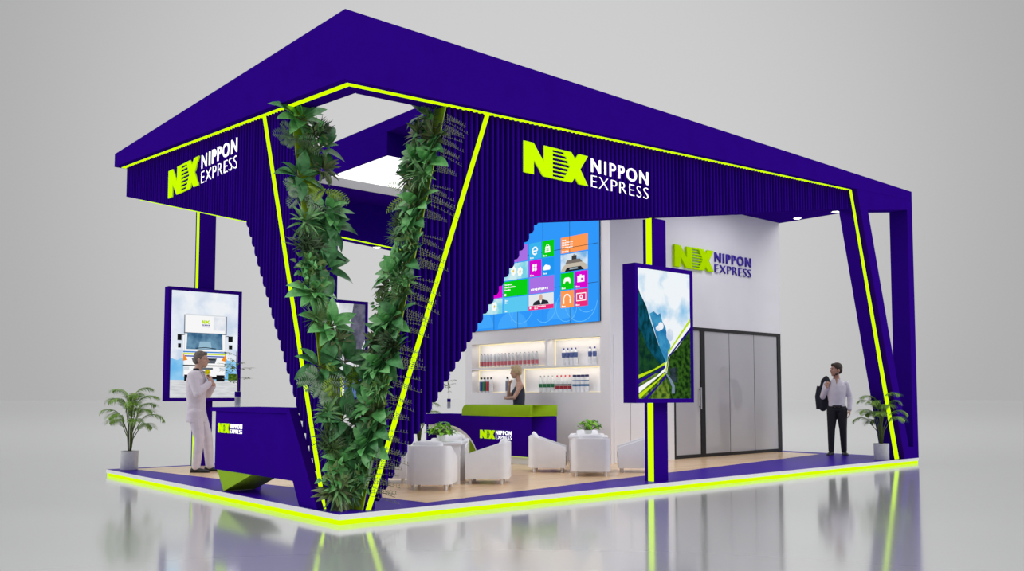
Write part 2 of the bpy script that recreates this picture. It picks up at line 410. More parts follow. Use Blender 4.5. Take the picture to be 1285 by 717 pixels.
def g(r, gg, b, s=1.0): return glow('screen_%d_%d_%d' % (r, gg, b), srgb(r, gg, b), s)

# emblem and lettering -------------------------------------------------------
def text_mesh(txt, w, h, depth, m, bold=0.0):
    cu = bpy.data.curves.new('lettering', 'FONT'); cu.body = txt; cu.size = 1; cu.offset = bold; cu.extrude = 0; cu.resolution_u = 3
    cu.space_character = 1.24 if bold >= 0 else 1.10
    ob = bpy.data.objects.new('lettering', cu); COL.objects.link(ob)
    dg = bpy.context.evaluated_depsgraph_get(); me = bpy.data.meshes.new_from_object(ob.evaluated_get(dg))
    bpy.data.objects.remove(ob)
    xs = [v.co.x for v in me.vertices]; ys = [v.co.y for v in me.vertices]
    x0, x1, y0, y1 = min(xs), max(xs), min(ys), max(ys)
    for v in me.vertices: v.co = ((v.co.x-x0)/(x1-x0)*w, (v.co.y-y0)/(y1-y0)*h, 0)
    bm = bmesh.new(); bm.from_mesh(me)
    bmesh.ops.remove_doubles(bm, verts=bm.verts, dist=1e-6)
    ex = bmesh.ops.extrude_face_region(bm, geom=bm.faces[:])
    bmesh.ops.translate(bm, verts=[e for e in ex['geom'] if isinstance(e, bmesh.types.BMVert)], vec=(0,0,depth))
    bmesh.ops.recalc_face_normals(bm, faces=bm.faces)
    bm.to_mesh(me); bm.free(); me.materials.clear(); me.materials.append(m)
    return me
def emblem_mb(w, h, d, m):
    b = MB(); q = lambda pts: [(u*w, v*h, 0) for u, v in pts]
    b.prism(q([(0,0),(.15,0),(.15,.46),(.29,0),(.435,0),(.435,1),(.30,1),(.30,.47),(.148,1),(0,1)]), (0,0,d), m)
    ch = lambda v: .60 + .105*(1-abs(2*v-1))
    right = [(.435,1),(.435,.935),(ch(.935),.935),(ch(.5),.5),(ch(.065),.065),(.435,.065),(.435,0),(.735,0),(.785,.19),(.845,0),(1,0),(.872,.5),(1,1),(.845,1),(.79,.80),(.73,1)]
    b.prism(q(right), (0,0,d), m)
    n = 7; gp = .87/(2*n-1)
    for i in range(n-1):
        v0 = .065 + gp*(2*i+1.18); v1 = v0+gp*.64
        b.prism(q([(.435,v0),(ch(v0)-.001,v0),(ch(v1)-.001,v1),(.435,v1)]), (0,0,d), m)
    return b
def sign(label, mtx, W, Hh, lime_m, text_m, depth=.03, split=.0, we=.482, x2=.513, group='lettered signs'):
    t = thing('company_sign', (0,0,0), label, 'sign', group); t.matrix_world = mtx
    tag(emblem_mb(W*we, Hh, depth, lime_m).build('emblem', t), 'lime NX emblem with striped middle')
    a = link('lettering', text_mesh('NIPPON', W*(1-x2), Hh*.47, depth*.6, text_m, .010), t, (W*x2, Hh*.51, 0)); tag(a, 'bold word NIPPON')
    a = link('lettering', text_mesh('EXPRESS', W*(1-x2), Hh*.40, depth*.6, text_m, -.024), t, (W*x2, Hh*.01, 0)); tag(a, 'light word EXPRESS')
    return t
def plane_m(origin, right, up):
    r, u = Vector(right), Vector(up); n = r.cross(u); m = Matrix((r, u, n)).transposed().to_4x4(); m.translation = origin; return m
LSIGN = mat('lime_sign_face', (.52, .86, .001, 1), .6, spec=0.0, noise=.03, nscale=4, emit=(.55,.92,0,1), estr=.35)
VSIGN = mat('violet_sign_face', (.04, .004, .42, 1), .4, noise=.05, nscale=4)
sign('large lit sign with lime emblem and white words above the long right side', plane_m((2.444,.132,3.82),(1,0,0),(0,0,1)), 2.222, .372, LSIGN, WLED, .018)
sign('lit sign with lime emblem and white words above the short left side', plane_m((.132,4.98,3.985),(0,-1,0),(0,0,1)), 2.25, .385, LSIGN, WLED, .018)
LW = mat('lime_wall_letters', (.50, .84, .001, 1), .6, spec=0.0, noise=.03, nscale=4)
sign('unlit sign with violet words on the white wall above the glass', plane_m((8.30,2.648,3.553),(1,0,0),(0,0,1)), 2.41, .395, LW, VSIGN, .05)

# ------------------------------------------------------------------ hanging advertising screens on posts
SKYW = glow('picture_cloud_sky', srgb(246,248,252), .95, srgb(196,214,236), 3.2, .42, .66)
def post(x, y, ztop, label):
    t = thing('display_post', (x,y,.1015), label, 'post', 'display posts')
    b = MB(); b.box((0,0,0), (.27,.17,ztop-.1015), PURPLE); b.build('post_shaft', t)
    b = MB(); b.box((-.006,.018,.0), (-.0005,.112,ztop-.1015), LIMELED); tag(b.build('light_line', t), 'glowing lime line up the side')
    return t
post(4.80,.170, 3.60, 'violet post with lime side line carrying the mountain picture screen')
post(1.255,6.69, 4.27, 'violet post with lime side line carrying the truck picture screen')
post(3.53,6.69, 4.105, 'violet post seen between the planted edges carrying the suited figure screen')
def screen_box(x0, y0, w, z0, z1, dep, label, pic):
    t = thing('advertising_screen', (x0,y0,z0), label, 'screen', 'advertising screens')
    h = z1-z0; e = .055
    b = MB(); b.box((0,.012,0), (w,dep,h), PURPLE)
    for a, c in [((0,0,0),(w,.012,e)),((0,0,h-e),(w,.012,h)),((0,0,e),(e,.012,h-e)),((w-e,0,e),(w,.012,h-e))]: b.box(a, c, PURPLE)
    b.build('casing', t)
    pc = Pic(w-2*e, h-2*e, lambda u, v, k: (e+u, .0115-k*.9, e+v)); pic(pc)
    tag(pc.b.build('picture', t), None); return t

def mountain(p):
    p.rect(0,0,1,1, glow('mountain_sky', srgb(240,246,250), .98, srgb(120,190,232), 2.2, .52, .72))
    bl = glow('far_blue_slope', srgb(36,120,178), .9, srgb(70,160,205), 5)
    p.poly([(.22,.655),(.30,.675),(.37,.65),(.42,.665),(.46,.60),(.52,.555),(.55,.48),(.61,.42),(.60,.33),(.50,.27),(.34,.48)], bl)
    p.disc(.38,.545,.05,.022,SKYW); p.disc(.43,.565,.05,.03,SKYW); p.disc(.60,.50,.07,.05,SKYW); p.disc(.54,.60,.06,.03,SKYW)
    p.poly([(0,.86),(.05,.80),(.10,.76),(.16,.71),(.22,.62),(.30,.52),(.38,.42),(.50,.30),(.50,.18),(.0,.14)], glow('near_dark_slope', srgb(18,92,120), .8, srgb(8,58,66), 7, stretch=(2,1,1)))
    p.poly([(0,.55),(.08,.50),(.16,.40),(.26,.34),(.40,.27),(.48,.20),(.2,.05),(0,0)], glow('near_green_slope', srgb(34,84,46), .75, srgb(14,50,44), 9))
    p.poly([(1,.56),(.92,.52),(.84,.46),(.74,.40),(.62,.35),(.55,.33),(.52,.24),(.50,.16),(.48,0),(1,0)], glow('forest', srgb(60,104,34), .8, srgb(16,44,18), 16, .38, .62))
    p.poly([(0,.14),(.12,.15),(.30,.20),(.48,.19),(.56,.10),(.60,0),(0,0)], glow('meadow', srgb(120,150,50), .85, srgb(40,76,28), 12, .40, .6))
    p.poly([(.50,.20),(.54,.19),(.62,.15),(.68,.10),(.68,.04),(.62,.04),(.63,.09),(.58,.14)], glow('road', srgb(128,146,172), .85))
    p.poly([(.57,.23),(.72,.25),(.74,.12),(.66,.13),(.60,.17)], glow('rock_cut', srgb(60,74,86), .7, srgb(36,52,54), 14))
    lm, vi, wh = g(186,222,20), g(40,16,130), g(246,248,246)
    def band(a0, a1, b0, b1, m): p.poly([a0, a1, b1, b0], m)
    band((1,.645),(1,.615),(.555,.365),(.555,.345), lm); band((1,.613),(1,.575),(.555,.343),(.555,.328), wh); band((1,.573),(1,.545),(.555,.327),(.555,.313), vi)
    band((.555,.365),(.555,.33),(.52,.20),(.50,.22), lm); band((.575,.33),(.585,.33),(.53,.20),(.52,.20), wh)
    band((0,.178),(0,.150),(.50,.265),(.50,.285), lm); band((0,.138),(0,.108),(.50,.245),(.50,.262), vi)
    band((0,.085),(0,.040),(.50,.215),(.50,.240), wh); band((0,.03),(.02,.0),(.50,.19),(.50,.21), lm); band((.09,0),(.17,0),(.52,.17),(.50,.188), vi)
def truck(p):
    p.rect(0,0,1,1, glow('truck_sky', srgb(243,247,252), .95, srgb(206,220,240), 2.2, .42, .66))
    p.rect(0,.16,1,.37, glow('low_blue_sky', srgb(110,188,240), .95, srgb(150,208,246), 3))
    p.poly([(0,.37),(.10,.35),(.22,.39),(.22,.45),(0,.45)], SKYW); p.poly([(.84,.36),(1,.34),(1,.46),(.84,.46)], SKYW)
    p.rect(0,0,1,.165, glow('pale_road', srgb(226,228,230), .92, srgb(206,208,212), 8, stretch=(.6,1,6)))
    p.rect(.86,.165,1,.23, glow('roadside_bush', srgb(110,140,40), .8, srgb(50,90,30), 18))
    w, wg, bk, gr = g(250,250,250,.97), g(214,220,226), g(22,24,28), g(96,104,114)
    p.rect(.19,.61,.82,.775, w); p.poly([(.19,.775),(.22,.79),(.80,.785),(.82,.775)], wg); p.rect(.19,.61,.215,.775, wg); p.rect(.795,.61,.82,.775, wg)
    lm, vi = g(190,225,20), g(44,22,140)
    for u in (.455,.50,.545): pass
    p.poly([(.45,.70),(.465,.70),(.465,.715),(.48,.70),(.495,.70),(.495,.735),(.48,.735),(.48,.718),(.465,.735),(.45,.735)], lm)
    p.poly([(.50,.70),(.515,.70),(.53,.712),(.545,.70),(.565,.70),(.545,.718),(.565,.735),(.545,.735),(.53,.725),(.515,.735),(.50,.735)], lm)
    for i in range(6): p.rect(.45+i*.020,.682,.463+i*.020,.694, vi)
    for i in range(7): p.rect(.448+i*.0175,.668,.457+i*.0175,.677, vi)
    p.poly([(.175,.60),(.82,.60),(.805,.20),(.19,.20)], w)
    p.rect(.185,.602,.82,.612, gr); p.line([(.192,.60),(.192,.78)], .012, gr); p.line([(.818,.60),(.818,.78)], .012, gr); p.line([(.20,.60),(.19,.20)], .010, wg); p.line([(.80,.60),(.808,.20)], .010, wg); p.rect(.62,.64,.80,.77, glow('box_reflection', srgb(214,222,236), .93, srgb(244,246,250), 3))
    p.poly([(.225,.455),(.765,.455),(.755,.61),(.235,.61)], glow('windscreen', srgb(116,160,190), .85, srgb(60,104,140), 5))
    p.poly([(.40,.46),(.60,.46),(.58,.53),(.42,.53)], g(150,186,206)); p.line([(.36,.465),(.50,.475),(.66,.465)], .012, bk)
    p.rect(.18,.425,.815,.437, g(60,130,210)); p.rect(.18,.405,.815,.420, g(206,226,70)); p.rect(.18,.385,.815,.397, g(50,90,180))
    p.poly([(.18,.415),(.245,.355),(.18,.345)], g(240,140,30)); p.poly([(.815,.415),(.745,.355),(.815,.345)], g(240,140,30))
    p.poly([(.30,.375),(.68,.375),(.65,.325),(.33,.325)], gr); p.rect(.33,.355,.66,.366, bk); p.rect(.34,.335,.65,.345, bk)
    p.rect(.18,.298,.81,.308, bk); p.rect(.185,.26,.27,.29, wg); p.rect(.72,.26,.805,.29, wg); p.rect(.35,.265,.62,.285, gr); p.rect(.42,.225,.58,.25, bk)
    p.rect(.20,.155,.275,.215, bk); p.rect(.675,.155,.80,.215, bk); p.rect(.275,.175,.675,.20, bk); p.rect(.46,.21,.54,.235, g(236,220,60))
    for a, c in ((.09,.15),(.845,.915)): p.rect(a,.535,c,.59, bk); p.rect(a+.01,.465,c-.005,.505, bk)
    p.line([(.15,.585),(.20,.59)], .01, bk); p.line([(.80,.585),(.85,.59)], .01, bk)
def figure_pic(p):
    p.rect(0,0,1,1, glow('office_backdrop', srgb(236,238,242), .93, srgb(206,210,216), 3))
    p.poly([(0,1),(.18,1),(.2,.6),(.1,.3),(0,.3)], g(70,74,86)); p.poly([(.40,1),(.5,1),(.54,.3),(.42,.3)], g(250,250,252))
    p.poly([(.78,1),(1,1),(1,.62),(.86,.40),(.62,.36),(.60,.50),(.72,.76)], glow('grey_sleeve', srgb(116,116,136), .8, srgb(84,84,104), 7))
    p.rect(.93,.25,1,.52, g(28,30,38)); p.poly([(.60,.32),(1,.30),(1,0),(.60,0)], glow('blue_cloth', srgb(100,128,190), .85, srgb(70,96,160), 6))
    p.rect(.50,0,.55,.25, g(40,16,130)); p.rect(.55,0,.585,.27, g(190,226,20)); p.rect(.585,0,.62,.27, g(250,250,250))
screen_box(4.19,-.045, 1.175, 1.135, 2.915, .21, 'tall lit screen with mountain valley picture on the right hand post', mountain)
screen_box(.715,6.53, 1.21, 1.14, 2.945, .158, 'tall lit screen with white truck picture behind the suited man', truck)
screen_box(3.14,6.53, 1.21, 1.14, 2.945, .158, 'tall lit screen with suited figure seen between the planted edges', figure_pic)

# ------------------------------------------------------------------ video wall
vw = thing('video_wall', (6.65,2.863,2.488), 'large blue video wall showing a start screen of coloured tiles', 'screen')
VW, VH = 3.45, 1.995
b = MB(); b.box((-.03,0,0), (-.001,VW,VH), CHARCOAL); b.build('display_frame', vw)
pc = Pic(1, 1, lambda u, v, k: (-.0305-k*.5, u, v)); p = pc     # u is metres from the right hand end, v metres up
def R_(y0, y1, z0, z1, m): p.rect(y0-2.863, z0-2.488, y1-2.863, z1-2.488, m)
blue = glow('screen_blue', srgb(48,152,250), 1.0)
p.rect(0,0,VW,VH, blue)
lb2, lb3 = g(66,166,252), g(110,196,255)
for (u, v, r) in ((.95,.10,.36),(2.25,.02,.42),(3.1,.05,.3)): p.disc(u, v, r, min(r, .3), lb2, 20, 0, PI)
def ring(u, v, r, m, a0=0, a1=2*PI, w=.010):
    p.line([(u+r*math.cos(a0+(a1-a0)*i/20), v+r*math.sin(a0+(a1-a0)*i/20)) for i in range(21)], w, m)
for (u, v, r, a0, a1) in ((.45,.42,.40,3.3,6.0),(.80,.30,.26,0,6.28),(2.0,.42,.34,3.2,6.2),(2.55,.28,.32,.4,3.6),(1.35,.36,.30,3.0,5.4),(.28,.45,.28,4.2,7.0)): ring(u, v, r, lb3, a0, a1)
yy = [2.766,2.77]
WT, GRN, MAG, PUR, ORG, SKB, PNK, CYN = g(255,255,255), g(10,205,20), g(216,10,205), g(168,112,226), g(255,154,82), g(30,150,240), g(236,44,124), g(90,200,240)
def txt(y0, z0, n, m=WT, h=.022, L=.05):   # tiny tile caption marks
    for i in range(n): R_(y0-i*.034-.024, y0-i*.034, z0, z0+h*(1+.35*((i*7) % 3 == 0)), m)
# right hand group (screen right = small y)
R_(3.11,3.776,3.735,4.02, ORG)
for k, n in enumerate((3,8,8,8)): txt(3.74, 3.955-k*.045, n)
txt(3.74,3.75,5)
R_(3.11,3.776,3.402,3.712, glow('harbour_photo', srgb(130,190,240), .9, srgb(222,238,250), 5))
for pts, m in (([(3.776,3.42),(3.72,3.49),(3.60,3.56),(3.28,3.56),(3.16,3.50),(3.11,3.44),(3.11,3.402),(3.776,3.402)], g(196,186,170)),
               ([(3.66,3.54),(3.62,3.60),(3.30,3.60),(3.24,3.54)], g(120,112,104)), ([(3.50,3.60),(3.50,3.67),(3.38,3.67),(3.38,3.60)], g(60,60,62)),
               ([(3.68,3.402),(3.62,3.47),(3.28,3.47),(3.20,3.402)], g(30,32,38)), ([(3.56,3.43),(3.54,3.46),(3.36,3.46),(3.34,3.43)], g(150,168,180)),
               ([(3.47,3.67),(3.45,3.695),(3.42,3.695),(3.41,3.67)], g(160,150,140))):
    p.poly([(a-2.863, z-2.488) for a, z in pts], m)
R_(3.452,3.776,3.087,3.382, GRN); R_(3.111,3.428,3.087,3.382, MAG); R_(3.452,3.776,2.768,3.068, ORG); R_(3.111,3.428,2.768,3.068, PNK)
for y0, z0 in ((3.75,3.10),(3.40,3.10),(3.75,2.782),(3.40,2.782)): txt(y0, z0, 3)
q = lambda y, z: (y-2.863, z-2.488)
p.poly([q(3.71,3.20),(q(3.69,3.28)),q(3.66,3.30),q(3.57,3.30),q(3.54,3.28),q(3.52,3.20),q(3.55,3.19),q(3.58,3.23),q(3.65,3.23),q(3.68,3.19)], WT)
R_(3.19,3.36,3.19,3.30, WT); R_(3.26,3.30,3.30,3.32, WT); R_(3.23,3.27,3.22,3.26, MAG)
hp = [(3.615+.085*math.cos(a), 2.90+.10*math.sin(a)) for a in [PI*i/12 for i in range(13)]]
p.line([q(*e) for e in hp], .022, WT); R_(3.68,3.715,2.84,2.91, WT); R_(3.515,3.55,2.84,2.91, WT)
R_(3.15,3.385,2.86,3.00, WT); R_(3.165,3.37,2.875,2.985, PNK); p.disc(*q(3.268,2.93), .042, .042, WT, 14); p.disc(*q(3.268,2.93), .018, .018, PNK, 10)
# middle group
R_(4.271,4.598,3.720,4.02, g(60,180,236)); R_(3.935,4.252,3.720,4.02, GRN); R_(4.271,4.598,3.398,3.702, MAG); R_(3.935,4.252,3.398,3.702, SKB)
R_(3.935,4.598,3.085,3.378, PUR)
for y0, z0 in ((4.57,3.735),(4.22,3.735),(4.57,3.412),(4.22,3.412)): txt(y0, z0, 3)
ring(4.435-2.863, 3.87-2.488, .065, WT, PI, -PI+.75, .03); p.line([q(4.50,3.868), q(4.37,3.868)], .022, WT)
p.poly([q(4.165,3.80),q(4.155,3.91),q(4.035,3.91),q(4.025,3.80)], WT); ring(4.095-2.863, 3.91-2.488, .035, WT, 0, PI, .014); R_(4.10,4.125,3.86,3.885, GRN); R_(4.065,4.09,3.86,3.885, GRN); R_(4.10,4.125,3.825,3.85, GRN); R_(4.065,4.09,3.825,3.85, GRN)
for (a, z) in ((4.50,3.565),(4.435,3.565),(4.50,3.50),(4.435,3.50)): p.poly([q(a,z),q(a-.055,z+.01),q(a-.055,z+.062),q(a,z+.055)], WT)
p.disc(*q(4.13,3.535), .06, .05, WT, 14); p.disc(*q(4.07,3.525), .05, .042, WT, 14); p.disc(*q(4.18,3.52), .04, .032, WT, 12); R_(4.03,4.20,3.485,3.52, WT)
for i in range(10): R_(4.54-i*.047-.034, 4.54-i*.047, 3.135+.006*(i % 3), 3.175+.004*(i % 2), WT)
R_(3.935,4.598,2.785,3.068, g(226,232,236)); p.poly([q(4.49,2.87),q(4.45,2.93),q(4.33,2.96),q(4.21,2.96),q(4.09,2.93),q(4.05,2.87)], g(40,42,52))
p.disc(*q(4.27,3.00), .045, .06, g(214,172,150), 14); p.poly([q(4.30,2.95),q(4.27,2.88),q(4.24,2.95)], g(250,250,250)); R_(3.935,4.598,2.785,2.862, PNK); txt(4.44,2.83,9,WT,.018); txt(4.44,2.80,3,WT,.018)
R_(4.53,4.57,2.81,2.845, WT)
# left group
R_(4.622,5.306,3.720,4.02, PUR); R_(4.622,5.306,3.398,3.702, glow('flower_photo', srgb(120,214,236), .95, srgb(206,240,246), 3))
for (y, z) in ((5.02,3.56),(4.83,3.53)):
    for i in range(7):
        a = i*.9; p.disc(*q(y+.05*math.cos(a), z+.06*math.sin(a)), .028, .032, g(252,252,246), 9)
    p.disc(*q(y, z), .022, .022, g(244,200,30), 9)
R_(4.622,5.306,3.085,3.378, GRN); R_(4.622,5.306,2.785,3.068, CYN)
for k, n in enumerate((6,9,5)): txt(5.26, 3.30-k*.05, n)
R_(5.22,5.27,3.105,3.145, WT); txt(5.25,3.00,3); txt(5.25,2.96,2); txt(5.25,2.80,2)
R_(5.325,5.65,3.085,3.378, MAG); R_(5.325,6.0,2.785,3.068, MATS['flower_photo']); R_(5.325,6.0,3.398,4.02, g(60,180,236))
for i in range(7):
    a = i*.9; p.disc(*q(5.56+.05*math.cos(a), 2.93+.06*math.sin(a)), .028, .032, g(252,252,246), 9)
p.disc(*q(5.56,2.93), .022, .022, g(244,200,30), 9)
tag(pc.b.build('start_screen_picture', vw), 'blue start screen with coloured tiles')
b = MB()
for i in range(6): b.box((-.056,i*.689-.004 if i else 0,0), (-.054,i*.689+.004,VH), CHARCOAL)
for i in range(1, 3): b.box((-.0562,0,i*.665-.004), (-.0542,VW,i*.665+.004), CHARCOAL)
for i in range(6): pass
o_ = b.build('display_seams', vw); o_.location = (0,0,0); tag(o_, 'thin dark seams between the displays')

# ------------------------------------------------------------------ glass front of the meeting room
gp_ = thing('glass_partition', (8.30,2.652,.1015), 'black framed glass partition with door on the white front wall', 'partition')
b = MB(); GH, GL = 2.386, 3.44
b.box((0,0,0), (.055,.045,GH), CHARCOAL); b.box((GL-.11,0,0), (GL,.045,GH), CHARCOAL); b.box((.055,0,0), (GL-.11,.045,.06), CHARCOAL); b.box((.055,0,GH-.06), (GL-.11,.045,GH), CHARCOAL)
b.box((.79,-.004,.06), (.915,.049,GH-.06), CHARCOAL); b.build('black_frame', gp_)
gm = bpy.data.materials.new('smoked_glass'); gm.use_nodes = True
nt = gm.node_tree; nt.nodes.clear(); out = nt.nodes.new('ShaderNodeOutputMaterial')
tr = nt.nodes.new('ShaderNodeBsdfTransparent'); tr.inputs['Color'].default_value = (.80,.80,.82,1)
gl = nt.nodes.new('ShaderNodeBsdfGlossy'); gl.inputs['Roughness'].default_value = .03; gl.inputs['Color'].default_value = (.9,.9,.92,1)
df = nt.nodes.new('ShaderNodeBsdfDiffuse'); df.inputs['Color'].default_value = (.80,.79,.82,1)
fr = nt.nodes.new('ShaderNodeFresnel'); fr.inputs['IOR'].default_value = 1.75
m1 = nt.nodes.new('ShaderNodeMixShader'); m1.inputs[0].default_value = .62; m2 = nt.nodes.new('ShaderNodeMixShader')
nt.links.new(tr.outputs[0], m1.inputs[1]); nt.links.new(df.outputs[0], m1.inputs[2]); nt.links.new(fr.outputs[0], m2.inputs[0]); nt.links.new(m1.outputs[0], m2.inputs[1]); nt.links.new(gl.outputs[0], m2.inputs[2]); nt.links.new(m2.outputs[0], out.inputs[0])
for a, c in ((.0555,.7895),(.9155,1.696),(1.708,2.514),(2.526,GL-.1105)):
    b = MB(); b.box((a,.018,.0605), (c,.028,GH-.0605), gm); b.build('glass_pane', gp_)
for a in (1.697,2.515):
    b = MB(); b.box((a,.016,.0605), (a+.010,.030,GH-.0605), CHARCOAL); b.build('pane_seam', gp_)
b = MB(); b.tube([(.755,-.03,.88),(.755,-.03,1.28)], .013, mat('brushed_steel', (.6,.6,.62,1), .3, metal=.9, noise=.05), 10); b.box((.75,-.03,.92),(.76,.02,.93), CHARCOAL); b.box((.75,-.03,1.23),(.76,.02,1.24), CHARCOAL)
tag(b.build('door_handle', gp_, smooth=True), 'steel pull handle')

# ------------------------------------------------------------------ lamps set in the ceiling
def downlight(x, y, z, label):
    t = thing('downlight', (x,y,z), label, 'lamp', 'recessed downlights')
    b = MB(); b.lathe([(.085,0),(.085,.012),(.06,.012)], EDGE, (0,0,-.0125), 20); b.build('lamp_ring', t)
    b = MB(); b.lathe([(.062,-.004),(.062,.0)], SPOT, (0,0,-.0128), 20); b.build('lamp_disc', t)
downlight(11.56,2.10,4.7845,'bright round downlight in the ceiling corner nearer the white wall')
downlight(11.56,1.28,4.7845,'bright round downlight in the ceiling corner nearer the slanting end post')
downlight(4.72,6.84,zr(4.72)+.001,'small downlight under the rear beam between the planted edges')

# ------------------------------------------------------------------ reception counter
rc = thing('reception_counter', (5.4,3.27,.1015), 'violet reception counter with lime hood, lit logo and quarter arch opening', 'counter')
cz = lambda z: z-.1015
b = MB()
arc = [(1.395+.95*0,0)]
pts = [(0,.0,cz(.232)),(0,.0,cz(.89)),(0,2.95,cz(.895)),(0,2.95,cz(.70)),(0,2.25,cz(.70))]
for i in range(1, 10):
    a = PI/2*i/9; pts.append((0, 2.25-.90*math.sin(a), cz(.115)+ (.70-.115)*math.cos(a)))
pts = pts[:-1] + [(0,1.365,cz(.232))]
b.prism(pts, (.05,0,0), PURPLE)
b.box((.05,0,cz(.232)), (.60,.04,cz(.89)), PURPLE)
b.box((.05,.04,cz(.85)), (.60,2.95,cz(.893)), PURPLE)
b.box((.05,2.90,0), (.60,2.95,cz(.85)), PURPLE)
b.build('counter_body', rc, bevel=.004)
b = MB()
hood = [(-.012,-.012,cz(.888))]
hp = [(0,-.012,cz(.883)),(0,1.79,cz(.883))]
for i in range(7):
    a = PI/2*i/6; hp.append((0, 1.66+.13*math.cos(a), cz(.945)+.13*math.sin(a)))
hp += [(0,-.012,cz(1.075))]
b.prism([(-.012, y, z) for _, y, z in hp], (.06,0,0), LIMEHOOD); b.box((.048,-.012,cz(.8935)), (.60,.03,cz(1.075)), LIMEHOOD); b.box((.048,.03,cz(1.035)), (.40,1.66,cz(1.075)), LIMEHOOD)
tag(b.build('lime_hood', rc, bevel=.004), 'raised lime hood along the counter front')
b = MB(); b.box((.08,.06,0), (.55,1.30,cz(.228)), EDGE); tag(b.build('plinth', rc), 'recessed white plinth')
b = MB(); b.box((.066,.05,cz(.222)), (.079,1.30,cz(.231)), LIMELED); tag(b.build('plinth_light', rc), 'lime light strip above the plinth')
b = MB()   # pale arch lining with a thin lime light
ar = lambda r, z: [(0, 2.25-(.90-r)*math.sin(PI/2*i/12), cz(.115)+(.585-r)*math.cos(PI/2*i/12)) for i in range(13)]
o1, o2 = ar(.0, 0), ar(.085, 0)
for i in range(12): b.prism([(.055,)+o1[i][1:], (.055,)+o1[i+1][1:], (.055,)+o2[i+1][1:], (.055,)+o2[i][1:]], (.40,0,0), EDGE)
b.box((.055,2.25,cz(.615)), (.455,2.89,cz(.70)), EDGE)
tag(b.build('arch_lining', rc), 'white curved lining of the arch opening')
b = MB(); a1, a2 = ar(.002,0), ar(.018,0)
for i in range(12): b.prism([(.051,)+a1[i][1:], (.051,)+a1[i+1][1:], (.051,)+a2[i+1][1:], (.051,)+a2[i][1:]], (.0035,0,0), glow('pale_lime_light', (.86,1,.40,1), 1.0))
tag(b.build('arch_light', rc), 'pale lime light edging the arch')
b = MB(); b.prism([(.50,1.45,0),(.50,2.85,0),(.50,2.85,cz(.33)),(.50,1.45,cz(.55))], (.04,0,0), LIMEHOOD); tag(b.build('rear_panel', rc), 'lime panel seen through the arch')
sign('small lit sign on the violet front of the reception counter', plane_m((5.398,4.547,.497),(0,-1,0),(0,0,1)), .82, .145, LSIGN, WLED, .012)

# ------------------------------------------------------------------ information desk on the short left side
dk = thing('information_desk', (.03,3.15,.1015), 'long violet information desk with slanted leg and lime wedge foot', 'desk')
L = lambda y, z: (0, y-3.15, z-.1015)
b = MB()
b.prism([(.012,)+L(y,z)[1:] for y, z in [(3.02,1.04),(3.02,.343),(1.03,.343),(.886,.1015),(.545,.1015),(1.165,1.04)]], (.080,0,0), PURPLE)
b.build('front_panel', dk, bevel=.003)
b = MB(); b.prism([L(3.15,1.04), L(3.15,1.09), L(1.135,1.09), L(1.165,1.04)], (.0935,0,0), PURPLE)
b.prism([L(.48,.1015), L(.545,.1015), L(1.165,1.04), L(1.13,1.09), L(1.10,1.085)], (.0935,0,0), PURPLE)
b.build('top_edge', dk)
b = MB(); b.box((.0985,-1.75,.9385), (.62,0,.9885), PURPLE); b.box((.5,-.16,0), (.60,-.13,.9385), PURPLE); b.box((.0985,-.16,.2415),(.5,-.13,.9385), PURPLE)
tag(b.build('table_top', dk), 'violet top slab')
b = MB(); b.prism([L(2.95,.3425), L(2.0,.3425), L(2.75,.1015)], (.40,0,0), LIMEHOOD); o_ = b.build('wedge_foot', dk); o_.location = (.014,0,0); tag(o_, 'lime wedge shaped foot')
sign('small lit sign on the violet front of the information desk', plane_m((.041,2.916,.788),(0,-1,0),(0,0,1)), .655, .112, LSIGN, WLED, .012)

# ------------------------------------------------------------------ armchairs and tables
def make_armchair(label):
    t = thing('armchair', (0,0,0), label, 'armchair', 'white armchairs')
    # facing +x; width .60, depth .60
    hw, bk, fr, thk = .30, -.30, .30, .075
    def path(off):
        r = .13 - off; pts = [(fr, -hw+off)]
        for i in range(7):
            a = -PI/2 - PI/2*i/6; pts.append((bk+.13+r*math.cos(a), -hw+.13+r*math.sin(a)))
        for i in range(7):
            a = PI - PI/2*i/6; pts.append((bk+.13+r*math.cos(a), hw-.13+r*math.sin(a)))
        pts.append((fr, hw-off)); return pts
    po, pi_ = path(0), path(thk); b = MB(); n = len(po)
    ht = lambda x: .40 + (.57-.40)*min(1, max(0, (fr-x)/.52))
    zl = .075; rings = []
    for (xo, yo), (xi, yi) in zip(po, pi_):
        h1, h2 = ht(xo), ht(xi); rings.append([(xo,yo,zl), (xo,yo,h1-.012), (xo*.9+xi*.1,yo*.9+yi*.1,h1), (xi*.9+xo*.1,yi*.9+yo*.1,h2), (xi,yi,h2-.012), (xi,yi,zl)])
    b.loft(rings, SOFA); b.build('shell', t, smooth=True, sharp=50)
    b = MB(); b.box((-.225,-.222,.075), (.285,.222,.20), SOFA); b.build('seat_base', t, bevel=.012)
    b = MB(); b.box((-.222,-.220,.2005), (.31,.220,.33), SOFA); tag(b.build('seat_cushion', t, bevel=.03), 'thick white seat cushion')
    b = MB()
    R = []
    for i in range(9):
        s_ = math.sin(PI*i/8)**.5*.062+.004; zz = .335 + .29*i/8
        R.append([(-.13-.10*(i/8) + s_*math.cos(2*PI*k/12)*1.0, (.20 - .02*abs(math.cos(PI*i/8)))*max(-1, min(1, 1.25*math.sin(2*PI*k/12))), zz + .012*math.cos(4*PI*k/12)) for k in range(12)])
    b.loft(R, CUSH); tag(b.build('back_cushion', t, smooth=True, sharp=80), 'plump white back cushion')
    for sx in (-.2, .24):
        for sy in (-.22, .22):
            l = MB(); l.lathe([(.022,0),(.026,.0755)], SOFA, (sx,sy,0), 12); l.build('leg', t)
    return t
ch0 = make_armchair('x'); used = False
